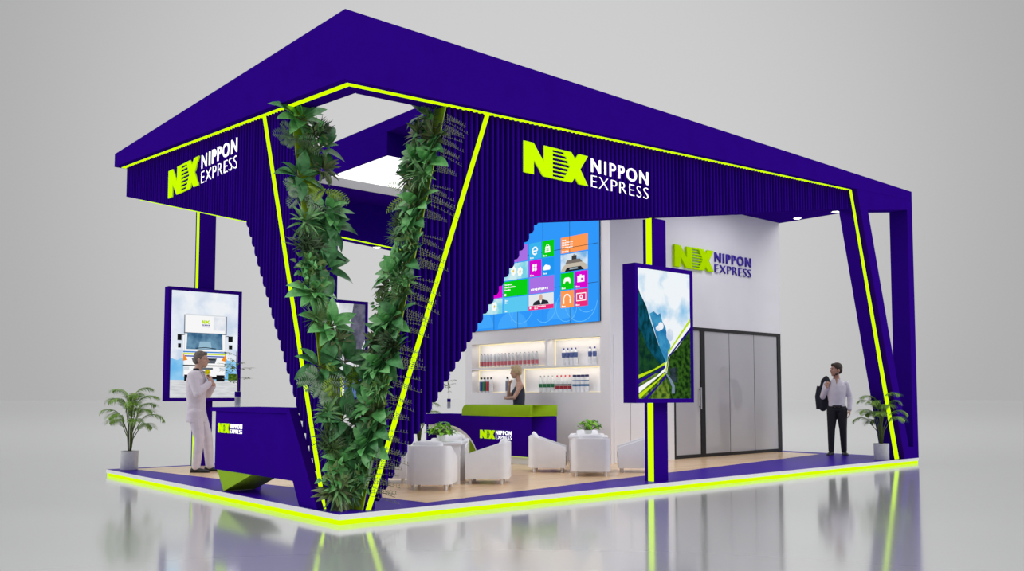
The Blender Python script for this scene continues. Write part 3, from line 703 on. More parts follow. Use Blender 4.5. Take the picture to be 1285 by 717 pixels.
def armchair(x, y, az, label):
    global used
    o = ch0 if not used else copy_tree(ch0); used = True
    o.location = (x, y, .1015); o.rotation_euler = (0,0,math.radians(az)); o.scale = (.915,.915,.93); o['label'] = label
AZ = 44
T1, T2 = (2.64,1.93), (5.28,1.85)
armchair(2.085,1.395,AZ,'white armchair showing its back, nearest the slatted panel at the corner table')
armchair(3.07,1.495,AZ+90,'white armchair in side view on the right of the corner table')
armchair(3.11,2.43,AZ+180,'white armchair behind the corner table, between table and counter')
armchair(2.15,2.42,AZ-90,'white armchair mostly hidden by the slatted panel, left of the corner table')
armchair(4.845,2.27,AZ-90,'white armchair in side view, left of the table near the post')
armchair(4.87,1.40,AZ,'white armchair showing its back, in front of the table near the post')
armchair(5.80,1.36,AZ+90,'white armchair partly hidden by the lime lined post')
armchair(5.72,2.30,AZ+180,'white armchair behind the table near the post, against the white wall')
def table(x, y, label):
    t = thing('coffee_table', (x,y,.1015), label, 'table', 'white square tables', math.radians(AZ))
    b = MB(); b.box((-.29,-.29,.50), (.29,.29,.53), SOFA); b.build('table_top', t, bevel=.006)
    for sx in (-1,1):
        b = MB(); b.box((sx*.27,-.27,0), (sx*.23,.27,.4995), SOFA); b.build('side_panel', t, bevel=.004)
    b = MB(); b.box((-.228,-.02,.06), (.228,.02,.4995), SOFA); b.build('middle_panel', t)
table(T1[0],T1[1],'square white table between the armchairs nearest the corner')
table(T2[0],T2[1],'square white table between the armchairs near the lime lined post')

# ------------------------------------------------------------------ foliage materials and table plants
def leafmat(name, c, c2, rough=.33):
    m = mat(name, c, rough, col2=c2, nscale=14, spec=.28)
    return m
LF = dict(
    B=leafmat('leaf_bright', (.085,.34,.085,1), (.24,.58,.21,1)), D=leafmat('leaf_dark', (.028,.12,.036,1), (.10,.31,.11,1)),
    S=leafmat('leaf_needle', (.07,.15,.045,1), (.13,.23,.07,1)), P=leafmat('leaf_blade', (.11,.27,.09,1), (.22,.42,.17,1)),
    V=leafmat('leaf_striped', (.055,.085,.035,1), (.20,.24,.11,1)), F=leafmat('leaf_greyfern', (.09,.17,.09,1), (.20,.30,.18,1)),
    Y=leafmat('leaf_lime', (.30,.46,.015,1), (.16,.30,.01,1)), W=leafmat('leaf_pale', (.20,.30,.09,1), (.06,.17,.05,1)), M=leafmat('leaf_moss', (.04,.08,.038,1), (.08,.13,.06,1)),
    T=leafmat('leaf_table', (.27,.60,.03,1), (.15,.42,.02,1)), X=leafmat('leaf_palm', (.12,.23,.03,1), (.25,.46,.06,1)), G=leafmat('leaf_twig', (.13,.23,.04,1), (.22,.36,.08,1)),
    Z=leafmat('leaf_olive_fern', (.10,.115,.05,1), (.17,.19,.09,1)))
STEM = mat('green_stem', (.10,.15,.03,1), .6, noise=.3, nscale=20)
BARK = mat('brown_twig', (.10,.06,.03,1), .7, noise=.3, nscale=20)
def rnd(a, c): return random.uniform(a, c)
def table_plant(x, y, z, label):
    t = thing('potted_plant', (x,y,z), label, 'plant', 'table plants')
    b = MB(); b.lathe([(.045,0),(.06,.085),(.052,.085),(.048,.07)], EDGE, n=18); b.build('pot', t, smooth=True)
    f = MB()
    for i in range(70):
        a = rnd(0, 2*PI); el = rnd(.05, 1.3); R = rnd(.10,.20)
        tip = Vector((math.cos(a)*math.cos(el)*R*1.05, math.sin(a)*math.cos(el)*R*1.05, .09+math.sin(el)*R*.9))
        f.tube([(0,0,.07), tuple(tip*.6+Vector((0,0,.03))), tuple(tip)], .0022, STEM, 4, False)
        dv = Vector((math.cos(a+rnd(-.6,.6)), math.sin(a+rnd(-.6,.6)), rnd(-.3,.4)))
        f.leaf(tip - dv*.03, dv, (rnd(-.3,.3),rnd(-.3,.3),1), rnd(.075,.11), rnd(.05,.07), LF['T'], .5, 4)
    f.build('foliage', t, smooth=True, sharp=180)
table_plant(T1[0]-.02,T1[1],.6325,'bright green leafy plant in white pot on the table nearest the corner')
table_plant(T2[0],T2[1],.6325,'bright green leafy plant in white pot on the table near the post')

# twig in a violet banded glass vase
def vase(x, y, z, label, s=1.0, band=PURPLE):
    t = thing('twig_vase', (x,y,z), label, 'vase', 'vases with green twigs')
    b = MB(); b.lathe([(.033*s,0),(.035*s,.02*s),(.035*s,.19*s),(.030*s,.19*s),(.030*s,.02*s)], mat('vase_glass', (.60,.64,.70,1), .08, noise=.05, alpha=.5), n=20); b.build('vase_body', t, smooth=True)
    b = MB(); b.lathe([(.0362*s,.125*s),(.0362*s,.185*s)], band, n=20, cap=False); tag(b.build('vase_band', t, smooth=True), 'violet band')
    b = MB(); b.lathe([(.0,.05*s),(.024*s,.045*s),(.028*s,.07*s),(.024*s,.11*s),(.0,.115*s)], mat('pebbles', (.40,.28,.24,1), .7, noise=.5, nscale=60), n=12); tag(b.build('pebbles', t, smooth=True), 'brown pebbles in the vase')
    f = MB()
    main = [Vector((0,0,.05)), Vector((.005,.004,.30)), Vector((-.02,.01,.50)), Vector((-.015,.03,.68))]
    f.tube([p_*s for p_ in main], [.006*s,.005*s,.004*s,.002*s], BARK, 6)
    for i in range(11):
        tt = rnd(.35,1); z0 = .05+.63*tt; a = rnd(0,2*PI); L_ = rnd(.10,.24)
        p0 = Vector((-.015*tt,.02*tt,z0)); p1 = p0+Vector((math.cos(a)*L_, math.sin(a)*L_, rnd(.0,.10)))
        f.tube([p0*s,(p0*.5+p1*.5+Vector((0,0,.015)))*s,p1*s], .002*s, BARK, 4)
        for k in range(7):
            q_ = p0.lerp(p1, .35+.65*k/6); dv = Vector((math.cos(a+rnd(-1.4,1.4)), math.sin(a+rnd(-1.4,1.4)), rnd(-.3,.3)))
            f.leaf(q_*s, dv, (0,0,1), rnd(.045,.07)*s, rnd(.024,.036)*s, LF['G'], .3, 3)
    f.build('twigs', t, smooth=True, sharp=180)
vase(.30,2.98,1.0905,'glass vase with green twig on the information desk', 1.0)
vase(5.66,5.80,.9955-.0,'glass vase with green twig on the left end of the reception counter', .95)

# ------------------------------------------------------------------ potted palms
def palm(x, y, z, label, seed, H, lean=0.0):
    random.seed(seed)
    t = thing('potted_palm', (x,y,z), label, 'plant', 'potted palms')
    b = MB(); b.lathe([(.118,0),(.125,.01),(.128,.27),(.128,.285),(.112,.285),(.110,.262)], POT, n=32); b.build('pot', t, smooth=True, sharp=50)
    b = MB(); b.lathe([(.109,.255),(.09,.272),(.04,.282),(.001,.284)], SOIL, n=20); b.build('soil', t, smooth=True)
    for i in range(17):
        a = i*2.4+rnd(-.25,.25); t0 = i/16; rise = H*(.56+.40*(1-t0)+rnd(-.04,.04)); out = .04 + .13*t0
        stem = [Vector((.02*math.cos(a),.02*math.sin(a),.28)), Vector((out*.35*math.cos(a),out*.35*math.sin(a),.28+(rise-.28)*.55)), Vector((out*math.cos(a),out*math.sin(a),.28+(rise-.28)*.95))]
        ln = rnd(.34,.42); fr_ = MB(); pts = list(stem); p_ = stem[-1].copy(); el = 1.48-.45*t0+rnd(-.1,.1)
        N = 15; spine = []
        for k in range(N):
            spine.append((p_.copy(), el)); p_ = p_ + Vector((math.cos(a)*math.cos(el), math.sin(a)*math.cos(el), math.sin(el)))*(ln/N); el -= rnd(.10,.17)
        fr_.tube(pts + [q_ for q_, _ in spine], [.008]*2 + [.006] + [.004-.003*k/N for k in range(N)], STEM, 5)
        sd = Vector((-math.sin(a), math.cos(a), 0))
        for k, (q_, e_) in enumerate(spine):
            fw = Vector((math.cos(a)*math.cos(e_), math.sin(a)*math.cos(e_), math.sin(e_)))
            for sg in (-1, 1):
                for half in (0, .5):
                    L_ = .23*math.sin(PI*min(1,(k+1+half)/(N+1.5)))**.7 + .03
                    dv = fw*.75 + sd*sg*.8 + Vector((0,0,.12))
                    fr_.leaf(q_+fw*half*ln/N, dv, fw.cross(sd)*1.0+Vector((0,0,.6)), L_*rnd(.7,.95), .0125, LF['X'], rnd(.4,.9), 4, .1, .7)
        fr_.build('frond', t, smooth=True, sharp=180)
palm(.24,6.69,.1015,'feathery palm in pale round pot on the left end of the platform', 3, 1.14)
palm(10.98,.19,.1015,'feathery palm in pale round pot at the foot of the slanting end post', 5, 1.10)
palm(6.05,7.30,.0,'palm behind the reception counter, only leaf tips beside the white wall in view', 9, 1.16)

# ------------------------------------------------------------------ planted edges: individual plants
random.seed(21)
def frame(n, up=(0,0,1)):
    n = Vector(n).normalized(); u = (Vector(up) - n*Vector(up).dot(n)).normalized(); return n, u, n.cross(u)
def plant_mb(kind, n_, s=1.0):
    """a plant growing out along n_ from the origin"""
    n, u, r = frame(n_); f = MB(); m = LF[kind]
    def dirv(a, out): return (u*math.sin(a) + r*math.cos(a))*math.cos(out) + n*math.sin(out)
    if kind in 'BD':
        N = 15 if kind == 'B' else 12
        for i in range(N):
            a = i*2.399+rnd(-.3,.3); o_ = rnd(.12,.55) if i < 9 else rnd(.7,1.2); d_ = dirv(a, o_); L_ = rnd(.19,.27)*s*(1 if i < 9 else .72)
            f.tube([(0,0,0), d_*.05], .004, STEM, 4, False)
            f.leaf(d_*.045, d_, n*.8+Vector((0,0,.6)), L_, L_*rnd(.46,.58), m, rnd(.2,.55), 6, .22, .62)
    elif kind in 'SM':
        for i in range(110 if kind == 'S' else 130):
            a = rnd(0,2*PI); o_ = rnd(.05,1.4); L_ = rnd(.11,.19)*s; d_ = dirv(a, o_)
            f.leaf((0,0,0) if kind == 'S' else (u*rnd(-.05,.05)+r*rnd(-.05,.05)), d_, n, L_, .008 if kind == 'S' else .014, m, rnd(.1,.6), 3, .1, .8)
    elif kind == 'P':
        for i in range(34):
            a = i*2.399; o_ = rnd(.1,1.25); d_ = dirv(a, o_); L_ = rnd(.15,.21)*s
            f.leaf(d_*.01, d_, n+Vector((0,0,.5)), L_, .026, m, rnd(.2,.7), 4, .2, .75)
    elif kind == 'V':
        for i in range(24):
            a = i*2.399+rnd(-.3,.3); o_ = rnd(.1,1.1); d_ = dirv(a, o_); L_ = rnd(.14,.20)*s
            f.leaf(d_*.02, d_, n+Vector((0,0,.5)), L_, .046, m, rnd(.2,.6), 5, .25, .65)
            f.leaf(d_*.022+n*.002, d_, n+Vector((0,0,.5)), L_*.95, .012, LF['W'], rnd(.2,.5), 4, .25, .65)
    elif kind in 'FY':
        for i in range(7):
            a = rnd(-.7,.9) + (PI if i % 2 else 0); o_ = rnd(.1,.7); d_ = dirv(a, o_); L_ = rnd(.22,.31)*s; N = 12; p_ = Vector((0,0,0)); dd = d_.copy()
            sd = dd.cross(n).normalized()
            for k in range(N):
                w = .075*math.sin(PI*(k+1.5)/(N+2))*s
                for sg in (-1,1): f.leaf(p_, dd*.6+sd*sg, n, w, .0115, m, .3, 3, .1, .7)
                p_ = p_+dd*(L_/N); dd = (dd - Vector((0,0,.055)) ).normalized()
    elif kind == 'W':
        for i in range(46):
            a = rnd(0,2*PI); o_ = rnd(.1,1.2); d_ = dirv(a, o_); c_ = d_*rnd(.03,.13)*s
            f.leaf(c_, (d_+Vector((rnd(-.5,.5),rnd(-.5,.5),rnd(-.4,.4)))), n, rnd(.05,.085)*s, .034, m if i % 4 else LF['B'], .3, 4, .2, .6)
        for i in range(8):
            d_ = dirv(i*.8, .6); f.tube([(0,0,0), d_*.12*s], .0025, STEM, 4, False)
    elif kind == 'Z':
        for i in range(4):
            p_ = Vector((0,0,-.045+.03*i)); a = rnd(-.34,.0); dd = Vector((1,-.10,a)).normalized(); L_ = rnd(.20,.36)*s; N = 9
            f.tube([p_, p_+dd*L_*.5+Vector((0,0,-.004)), p_+dd*L_+Vector((0,0,-.02))], .002, LF['Z'], 4, False)
            for k in range(N):
                q_ = p_+dd*L_*(k+.5)/N
                for sg in (-1,1): f.leaf(q_, Vector((.35,-.12,sg*.9)), (0,-1,0), rnd(.013,.022), .010, m, .3, 2, .1, .6)
    return f
KIND = dict(B=('broad_leaved_plant','glossy broad leaved plant'), D=('dark_leaved_plant','dark broad leaved plant'), S=('needle_grass','needle leaved grass tuft'), P=('spiky_plant','pale spiky bladed plant'),
    V=('striped_plant','striped narrow leaved plant'), F=('grey_fern','grey green fern'), Y=('lime_fern','bright lime fern'), W=('pale_leaved_plant','small pale leaved plant'), M=('mossy_plant','fine dark mossy plant'), Z=('olive_fern','olive fern sprig'))
PL = {'L': [('B',.22,1.348,4.254),('W',.362,1.299,4.056),('F',.13,1.284,3.997),('M',.42,1.319,4.138),('S',.24,1.247,3.845),('D',.42,1.273,3.952),('V',.42,1.209,3.692),('D',.13,1.177,3.564),('F',.13,1.128,3.365),('Y',.42,1.155,3.472),('F',.361,1.097,3.238),('P',.13,1.049,3.045),('B',.42,1.091,3.215),('D',.42,1.047,3.035),('M',.13,.986,2.79),('D',.305,.984,2.782),('W',.13,.94,2.601),('D',.306,.928,2.553),('B',.13,.866,2.301),('P',.175,.853,2.248),('W',.13,.898,2.432),('S',.13,.792,2.004),('B',.294,.775,1.932),('V',.332,.737,1.782),('D',.13,.67,1.509),('Y',.337,.639,1.382),('D',.42,.685,1.569),('F',.13,.634,1.362),('F',.23,.594,1.201),('P',.137,.554,1.041),('M',.13,.493,.791),('D',.321,.538,.974),('S',.138,.467,.685),('B',.238,.433,.548),('W',.13,.401,.42),('P',.159,.369,.289),('M',.406,.49,.779),('V',.13,.36,.252)],
 'R': [('D',1.314,.42,4.297),('S',1.302,.288,4.244),('V',1.259,.42,4.06),('B',1.197,.42,3.793),('B',1.177,.17,3.704),('V',1.149,.42,3.585),('D',1.146,.42,3.573),('S',1.11,.162,3.416),('Y',1.105,.42,3.392),('B',1.063,.225,3.214),('M',1.032,.42,3.08),('P',1.007,.245,2.971),('S',.994,.42,2.916),('W',.944,.298,2.698),('B',.897,.33,2.494),('V',.863,.42,2.348),('S',.84,.13,2.248),('W',.821,.42,2.168),('B',.773,.272,1.961),('D',.744,.374,1.832),('V',.722,.42,1.737),('M',.726,.138,1.754),('B',.67,.285,1.512),('D',.636,.42,1.367),('P',.616,.13,1.282),('B',.575,.222,1.105),('S',.541,.406,.957),('D',.525,.13,.886),('B',.483,.218,.707),('B',.445,.394,.54),('F',.449,.13,.559),('W',.408,.151,.383),('P',.384,.29,.279),('D',.598,.42,1.2),
   ('V',1.275,.20,4.02),('D',1.215,.19,3.86),('P',1.13,.17,3.55),('V',1.085,.21,3.31),('D',1.035,.18,3.06),('W',.985,.17,2.84),('D',.925,.20,2.60),('P',.875,.18,2.38),('D',.79,.19,2.02),('V',.735,.18,1.76),('D',.69,.17,1.60),('W',.625,.19,1.32),('V',.56,.18,1.03),('D',.505,.18,.80),('D',.43,.24,.46)]}
proto = {}
def place_plants(side, n_, lst):
    cnt = {}
    for k, x, y, z in sorted(lst, key=lambda e: -e[3]):
        key = (side, k, cnt.get(k, 0) % 3)
        i = cnt.get(k, 0); cnt[k] = i+1
        if key not in proto: proto[key] = plant_mb(k, n_, 1.0).mesh(KIND[k][0]); proto[key].polygons.foreach_set('use_smooth', [True]*len(proto[key].polygons))
        tot = sum(1 for e in lst if e[0] == k)
        o = link(KIND[k][0], proto[key], None, Vector((x,y,z)) + Vector(n_).normalized()*.03)
        s_ = rnd(1.05,1.3) if side != 'Z' else rnd(.8,1.15); o.scale = (s_, s_, s_)
        edge = {'L':'left planted green edge','R':'right planted green edge','Z':'right planted edge over the slats'}[side]
        tag(o, ('%s %s from the top on the %s' % (ORD[i], KIND[k][1], edge)) if tot > 1 else '%s on the %s' % (KIND[k][1], edge), 'plant', 'plants on the slanting green edges', 'thing')
place_plants('L', (0,-.97,.24), PL['L'])
place_plants('R', (-.97,0,.23), PL['R'])
place_plants('Z', (1,-.1,0), [('Z',.345+(z-.1)*.2343-.02,.112,z) for x, z in [(1.38,4.22),(1.52,4.10),(1.36,3.98),(1.42,3.85),(1.30,3.66),(1.24,3.42),(1.26,3.30),(1.20,3.14),(1.08,2.87),(1.10,2.72),(1.03,2.61),(.98,2.40),(.96,2.25),(.90,2.06),(.88,1.94),(.83,1.71),(.77,1.57),(.75,1.38),(.71,1.20),(.66,1.04),(.62,.84),(.58,.68),(.55,.55),(.53,.41),(.50,.29)]])

# ------------------------------------------------------------------ bottles and books in the niches
def bottle(kind):
    b = MB(); c = MB(); l = MB(); h = .30
    clear = mat('bottle_plastic', (.80,.83,.86,1), .15, noise=.04, nscale=30); white = mat('white_pack', (.86,.87,.90,1), .35, noise=.05, nscale=20)
    if kind in ('green','red'):
        b.lathe([(.036,0),(.040,.012),(.040,.17),(.032,.215),(.014,.255),(.013,.275)], clear, n=14); c.lathe([(.0155,.268),(.0155,.296),(.012,.300)], mat('cap_'+kind, (.6,.02,.03,1) if kind == 'red' else (.30,.33,.36,1), .4, noise=.05), n=12)
        l.lathe([(.0408,.055 if kind == 'red' else .085),(.0408,.11 if kind == 'red' else .15)], mat('label_'+kind, (.42,.02,.04,1) if kind == 'red' else (.01,.20,.07,1), .5, noise=.25, nscale=90), n=14, cap=False)
        if kind == 'red': l.lathe([(.0406,.115),(.0406,.14)], mat('label_green_band', (.02,.10,.06,1), .5, noise=.3, nscale=90), n=14, cap=False)
    elif kind == 'navy':
        b.lathe([(.042,0),(.044,.01),(.044,.25),(.038,.265)], white, n=14); c.lathe([(.041,.262),(.041,.296),(.036,.300)], mat('cap_navy', (.01,.015,.10,1), .4, noise=.05), n=14)
        l.lathe([(.0446,.10),(.0446,.135)], mat('label_cyan', (.03,.20,.45,1), .5, noise=.3, nscale=80), n=14, cap=False); l.lathe([(.0446,.19),(.0446,.205)], MATS['label_cyan'], n=14, cap=False)
    elif kind == 'can':
        b.lathe([(.030,0),(.036,.012),(.036,.225),(.028,.245)], mat('silver_can', (.62,.64,.68,1), .3, metal=.3, noise=.1, nscale=30), n=14); c.lathe([(.016,.243),(.016,.255)], CHARCOAL, n=10)
        l.lathe([(.0366,.03),(.0366,.105)], mat('label_pink', (.66,.16,.20,1), .5, noise=.25, nscale=70), n=14, cap=False)
    else:
        b.lathe([(.036,0),(.044,.012),(.042,.10),(.034,.145),(.042,.19),(.038,.245),(.018,.275)], white, n=14); c.lathe([(.019,.270),(.019,.300),(.015,.305)], mat('cap_blue', (.03,.07,.30,1), .4, noise=.05), n=12)
        l.lathe([(.0365,.135),(.0435,.19),(.0405,.225)], mat('label_blue', (.10,.16,.44,1), .5, noise=.4, nscale=60), n=14, cap=False)
    return {'body': b, 'cap': c, 'label_band': l}
def bottle_row(kind, nm, ys, z, label, group, cat='bottle', x=6.75, fmt=None):
    src = None
    for i, y in enumerate(ys):
        if src is None:
            src = thing(nm, (x,y,z), '', cat, group)
            for pn, mb in bottle(kind).items(): mb.build(pn, src, smooth=True, sharp=45)
            o = src
        else: o = copy_tree(src)
        o.location = (x,y,z); o.rotation_euler = (0,0,rnd(-.2,.2)); o.scale = (.86,.86,1)
        o['label'] = '%s %s' % (ORD[i], label) if len(ys) > 1 else label
rng = lambda a, c, n: [a+(c-a)*i/(n-1) for i in range(n)]
can_y = rng(6.19,5.89,4)+rng(5.77,5.46,4)+rng(5.35,5.03,4)+rng(4.91,4.58,4)
bottle_row('can','spray_bottle', can_y, 1.786,'silver bottle with pink label from the left in the upper left niche','silver bottles in the upper left niche')
bottle_row('blue','blue_bottle', [3.87,3.77,3.67,3.57,3.22,3.11], 1.766,'white and blue squeeze bottle from the left in the upper right niche','blue bottles in the upper right niche')
bottle_row('green','water_bottle', [4.475,4.37,4.265,4.16], 1.293,'clear bottle with green label from the left in the lower right niche','green labelled bottles')
bottle_row('red','soda_bottle', [4.04,3.935,3.83,3.725], 1.293,'clear bottle with red cap and label from the left in the lower right niche','red capped bottles')
bottle_row('navy','capped_canister', [3.60,3.50,3.40,3.30], 1.293,'white bottle with dark navy cap from the left in the lower right niche','navy capped bottles')
def pack(y, c, label, cap=CHARCOAL):
    t = thing('slim_bottle', (6.75,y,1.293), label, 'bottle', 'slim bottles in the lower left niche')
    b = MB(); b.lathe([(.036,0),(.040,.012),(.040,.225),(.022,.255)], MATS['silver_can'], n=14); b.build('body', t, smooth=True, sharp=45)
    b = MB(); b.lathe([(.0206,.025),(.0408,.025),(.0408,.21)], mat('label_'+label.split()[1], c, .5, noise=.2, nscale=60), n=14, cap=False); b.build('label_band', t, smooth=True, sharp=45)
    b = MB(); b.lathe([(.022,.252),(.022,.292)], cap, n=12); b.build('cap', t, smooth=True, sharp=45)
pack(6.19,(.08,.12,.55,1),'slim blue labelled bottle at the left end of the lower left niche')
pack(6.09,(.03,.18,.10,1),'slim green labelled bottle second in the lower left niche')
pack(5.985,(.62,.04,.02,1),'slim red labelled bottle third in the lower left niche')
pack(5.885,(.75,.76,.78,1),'slim white labelled bottle fourth in the lower left niche')
pack(5.40,(.20,.22,.30,1),'slim grey labelled bottle half hidden by the woman in the lower left niche')

# ------------------------------------------------------------------ people
def fuse(mb, name, parent, voxel=.006, smooth=3, label=None):
    """weld overlapping volumes into one continuous skin"""
    me = mb.mesh(name); ob = bpy.data.objects.new(name, me); COL.objects.link(ob)
    r = ob.modifiers.new('weld', 'REMESH'); r.mode = 'VOXEL'; r.voxel_size = voxel
    if smooth: s_ = ob.modifiers.new('relax', 'SMOOTH'); s_.factor = .5; s_.iterations = smooth
    dg = bpy.context.evaluated_depsgraph_get(); dg.update()
    m2 = bpy.data.meshes.new_from_object(ob.evaluated_get(dg)); m2.name = name
    bpy.data.objects.remove(ob); m2.materials.clear()
    for m in mb.mats: m2.materials.append(m)
    m2.polygons.foreach_set('use_smooth', [True]*len(m2.polygons)); m2.polygons.foreach_set('material_index', [0]*len(m2.polygons))
    o = link(name, m2, parent)
    if label: o['label'] = label
    return o
def limb(b, pts, m, n=14, flat=1.0):
    """tapered limb through (point, radius) pairs with rounded joints"""
    P, R = [], []
    for (p0, r0), (p1, r1) in zip(pts, pts[1:]):
        for k in range(6):
            t_ = k/6; P.append(Vector(p0).lerp(Vector(p1), t_)); R.append(r0+(r1-r0)*t_)
    P.append(Vector(pts[-1][0])); R.append(pts[-1][1])
    b.tube(P, R, m, n)
    for p_, r_ in pts: b.blob(p_, (r_,)*3, m)
def torso(b, rings, m, n=22):
    """rings: (z, cx, depth half, width half)"""
    L_ = []
    for z, cx, rx, ry in rings:
        L_.append([(cx+rx*math.copysign(abs(math.cos(2*PI*k/n))**.85, math.cos(2*PI*k/n)), ry*math.copysign(abs(math.sin(2*PI*k/n))**.85, math.sin(2*PI*k/n)), z) for k in range(n)])
    b.loft(L_, m)
def head(b, m, Mh, jaw=1.0):
    tf = lambda p_: Mh @ Vector(p_)
    rot = Mh.to_euler()
    sc_ = Mh.to_scale()[0]
    def bl(c, r): b.blob(tf(c), tuple(q*sc_ for q in r), m, rot, 16, 11)
    bl((-.008,0,.045), (.098,.078,.098)); bl((.028,0,-.010), (.070,.064*jaw,.088)); bl((.058,0,-.072), (.034,.034*jaw,.026)); bl((.03,0,-.05), (.05,.052*jaw,.045))
    bl((.075,0,.045), (.022,.050,.014)); bl((.066,.034,-.006), (.026,.022,.020)); bl((.066,-.034,-.006), (.026,.022,.020))
    b.tube([tf((.088,0,.035)), tf((.106,0,.005)), tf((.112,0,-.008))], [.010,.013,.015], m, 10); bl((.100,.010,-.012), (.011,.010,.008)); bl((.100,-.010,-.012), (.011,.010,.008))
    bl((.090,0,-.036), (.012,.024,.007)); bl((.087,0,-.047), (.012,.021,.008))
    for s_ in (-1,1): bl((-.010,s_*.078,.005), (.020,.010,.032))
def face_details(parent, Mh, lipcol, browcol):
    rot = Mh.to_euler()
    for s_ in (-1,1):
        e = MB(); e.blob(Mh @ Vector((.078,s_*.031,.022)), (.011,.013,.010), mat('eye_white', (.8,.8,.78,1), .2, noise=.03), rot, 10, 7); e.blob(Mh @ Vector((.0875,s_*.031,.022)), (.004,.006,.006), mat('eye_iris', (.03,.025,.02,1), .2, noise=.1), rot, 8, 6)
        e.build('eye', parent, smooth=True)
        e = MB(); e.blob(Mh @ Vector((.092,s_*.031,.048)), (.006,.018,.005), browcol, rot, 10, 6); e.build('eyebrow', parent, smooth=True)
    e = MB(); e.blob(Mh @ Vector((.096,0,-.041)), (.009,.022,.005), lipcol, rot, 10, 6); e.build('lips', parent, smooth=True)
def hand(b, w, d, pn, m, side, curl=.5, s=1.0, thumb_in=.5):
    """w wrist, d towards the fingers, pn palm normal, side +1/-1 for the thumb side"""
    w, d, pn = Vector(w), Vector(d).normalized(), Vector(pn); pn = (pn - d*pn.dot(d)).normalized(); x = d.cross(pn)*side
    E3 = Matrix((d, x, pn)).transposed().to_euler()
    b.blob(w + d*.045*s, (.055*s,.042*s,.017*s), m, E3); b.blob(w + d*.075*s, (.026*s,.043*s,.015*s), m, E3); b.blob(w+d*.03*s+x*.025*s+pn*.006, (.034*s,.02*s,.017*s), m, E3)
    for off, ln in ((.032,.078),(.011,.088),(-.011,.082),(-.031,.064)):
        p_ = w + d*.088*s + x*off*s; a = curl*.4; pts = [p_ - d*.015*s]
        for k, q_ in enumerate((.45,.32,.23)):
            pts.append(pts[-1] + (d*math.cos(a) + pn*math.sin(a))*(ln*q_*s + (.015*s if k == 0 else 0))); a += curl*(1.0 if k == 0 else .8)
        b.tube(pts, [.0098*s,.0092*s,.0085*s,.0072*s], m, 8); b.blob(pts[-1], (.0072*s,)*3, m, n=8, k=6)
        b.blob(pts[1], (.0094*s,)*3, m, n=8, k=6)
    t0 = w + d*.025*s + x*.034*s; t1 = t0 + (x*.72 + d*.6 + pn*thumb_in).normalized()*.040*s; t2 = t1 + (d*.85 + x*.15 + pn*thumb_in).normalized()*.034*s
    b.tube([t0,t1,t2], [.014*s,.0112*s,.0085*s], m, 8); b.blob(t2, (.0085*s,)*3, m, n=8, k=6)
def shoe(parent, x, y, az, m, L_=.28):
    c, s_ = math.cos(az), math.sin(az)
    b = MB(); rings = []
    for t_, w_, h_ in ((0,.030,.060),(.10,.038,.085),(.30,.041,.082),(.50,.044,.062),(.75,.048,.046),(.92,.036,.036),(1,.014,.024)):
        u = -.075 + L_*t_; ring = []
        for k in range(14):
            an = 2*PI*k/14; yy = w_*math.cos(an); zz = max(0.012, h_*.5 + h_*.5*math.sin(an)); ring.append((x+u*c-yy*s_, y+u*s_+yy*c, zz))
        rings.append(ring)
    b.loft(rings, m)
    so = MB(); so.prism([(x+(-.078+L_*t_*1.02)*c-w_*s_, y+(-.078+L_*t_*1.02)*s_+w_*c, 0) for t_, w_ in ((0,-.03),(.3,-.042),(.75,-.05),(.93,-.036),(1,0),(.93,.036),(.75,.05),(.3,.042),(0,.03))], (0,0,.0125), mat('shoe_sole', (.02,.015,.012,1), .6, noise=.1))
    o = b.build('shoe', parent, smooth=True); so.build('sole', o)
    return o
def hair_cap(b, m, Mh, front=.055, low=-.045, puff=1.0, back=True):
    rot = Mh.to_euler(); tf = lambda p_: Mh @ Vector(p_); puff = puff*Mh.to_scale()[0]
    b.blob(tf((-.018,0,.064)), (.096*puff,.084*puff,.090*puff), m, rot, 16, 11)
    b.blob(tf((-.055,0,.020)), (.062,.078*puff,.085), m, rot)
    b.blob(tf((front-.01,0,.108)), (.045,.062,.034*puff), m, rot)
    for s_ in (-1,1): b.blob(tf((-.005,s_*.068,.045)), (.030,.014,.045), m, rot)
def legs(b, m, hip, kneeA, ankA, kneeB, ankB, r=(.098,.068,.050), k=1.0):
    for sgn, kn, an in ((1,kneeA,ankA),(-1,kneeB,ankB)):
        h_ = (hip[0], hip[1]+sgn*.088, hip[2]); limb(b, [(h_, r[0]*k), (kn, r[1]*k), (an, r[2]*k)], m)

NAVY = mat('navy_cloth', (.010,.012,.030,1), .75, noise=.25, nscale=40, bump=.1)
SUIT = mat('lilac_grey_suit', (.72,.66,.74,1), .8, noise=.08, nscale=14, bump=.12, bscale=60)
SHIRT = mat('pale_shirt', (.76,.73,.80,1), .75, noise=.10, nscale=12, bump=.15, bscale=40)
BLACKCL = mat('black_trousers', (.010,.010,.016,1), .8, noise=.2, nscale=20, bump=.1)
DRESS = mat('slate_dress', (.045,.055,.085,1), .75, noise=.25, nscale=12, bump=.15, bscale=40)
SHOE = mat('black_shoe', (.018,.019,.024,1), .4, noise=.15, nscale=20)
LIPS = mat('lips', (.42,.17,.14,1), .45, noise=.05)
BROWN = mat('brown_hair', (.045,.024,.014,1), .6, noise=.5, nscale=60, bump=.5, bscale=120)
GREYH = mat('grey_brown_hair', (.19,.15,.135,1), .65, noise=.5, nscale=60, bump=.5, bscale=120)
BLOND = mat('blond_hair', (.62,.47,.27,1), .55, noise=.35, nscale=50, bump=.5, bscale=110)
def RZ(a, loc, pitch=0): return Matrix.Translation(loc) @ Matrix.Rotation(a, 4, 'Z') @ Matrix.Rotation(pitch, 4, 'Y')

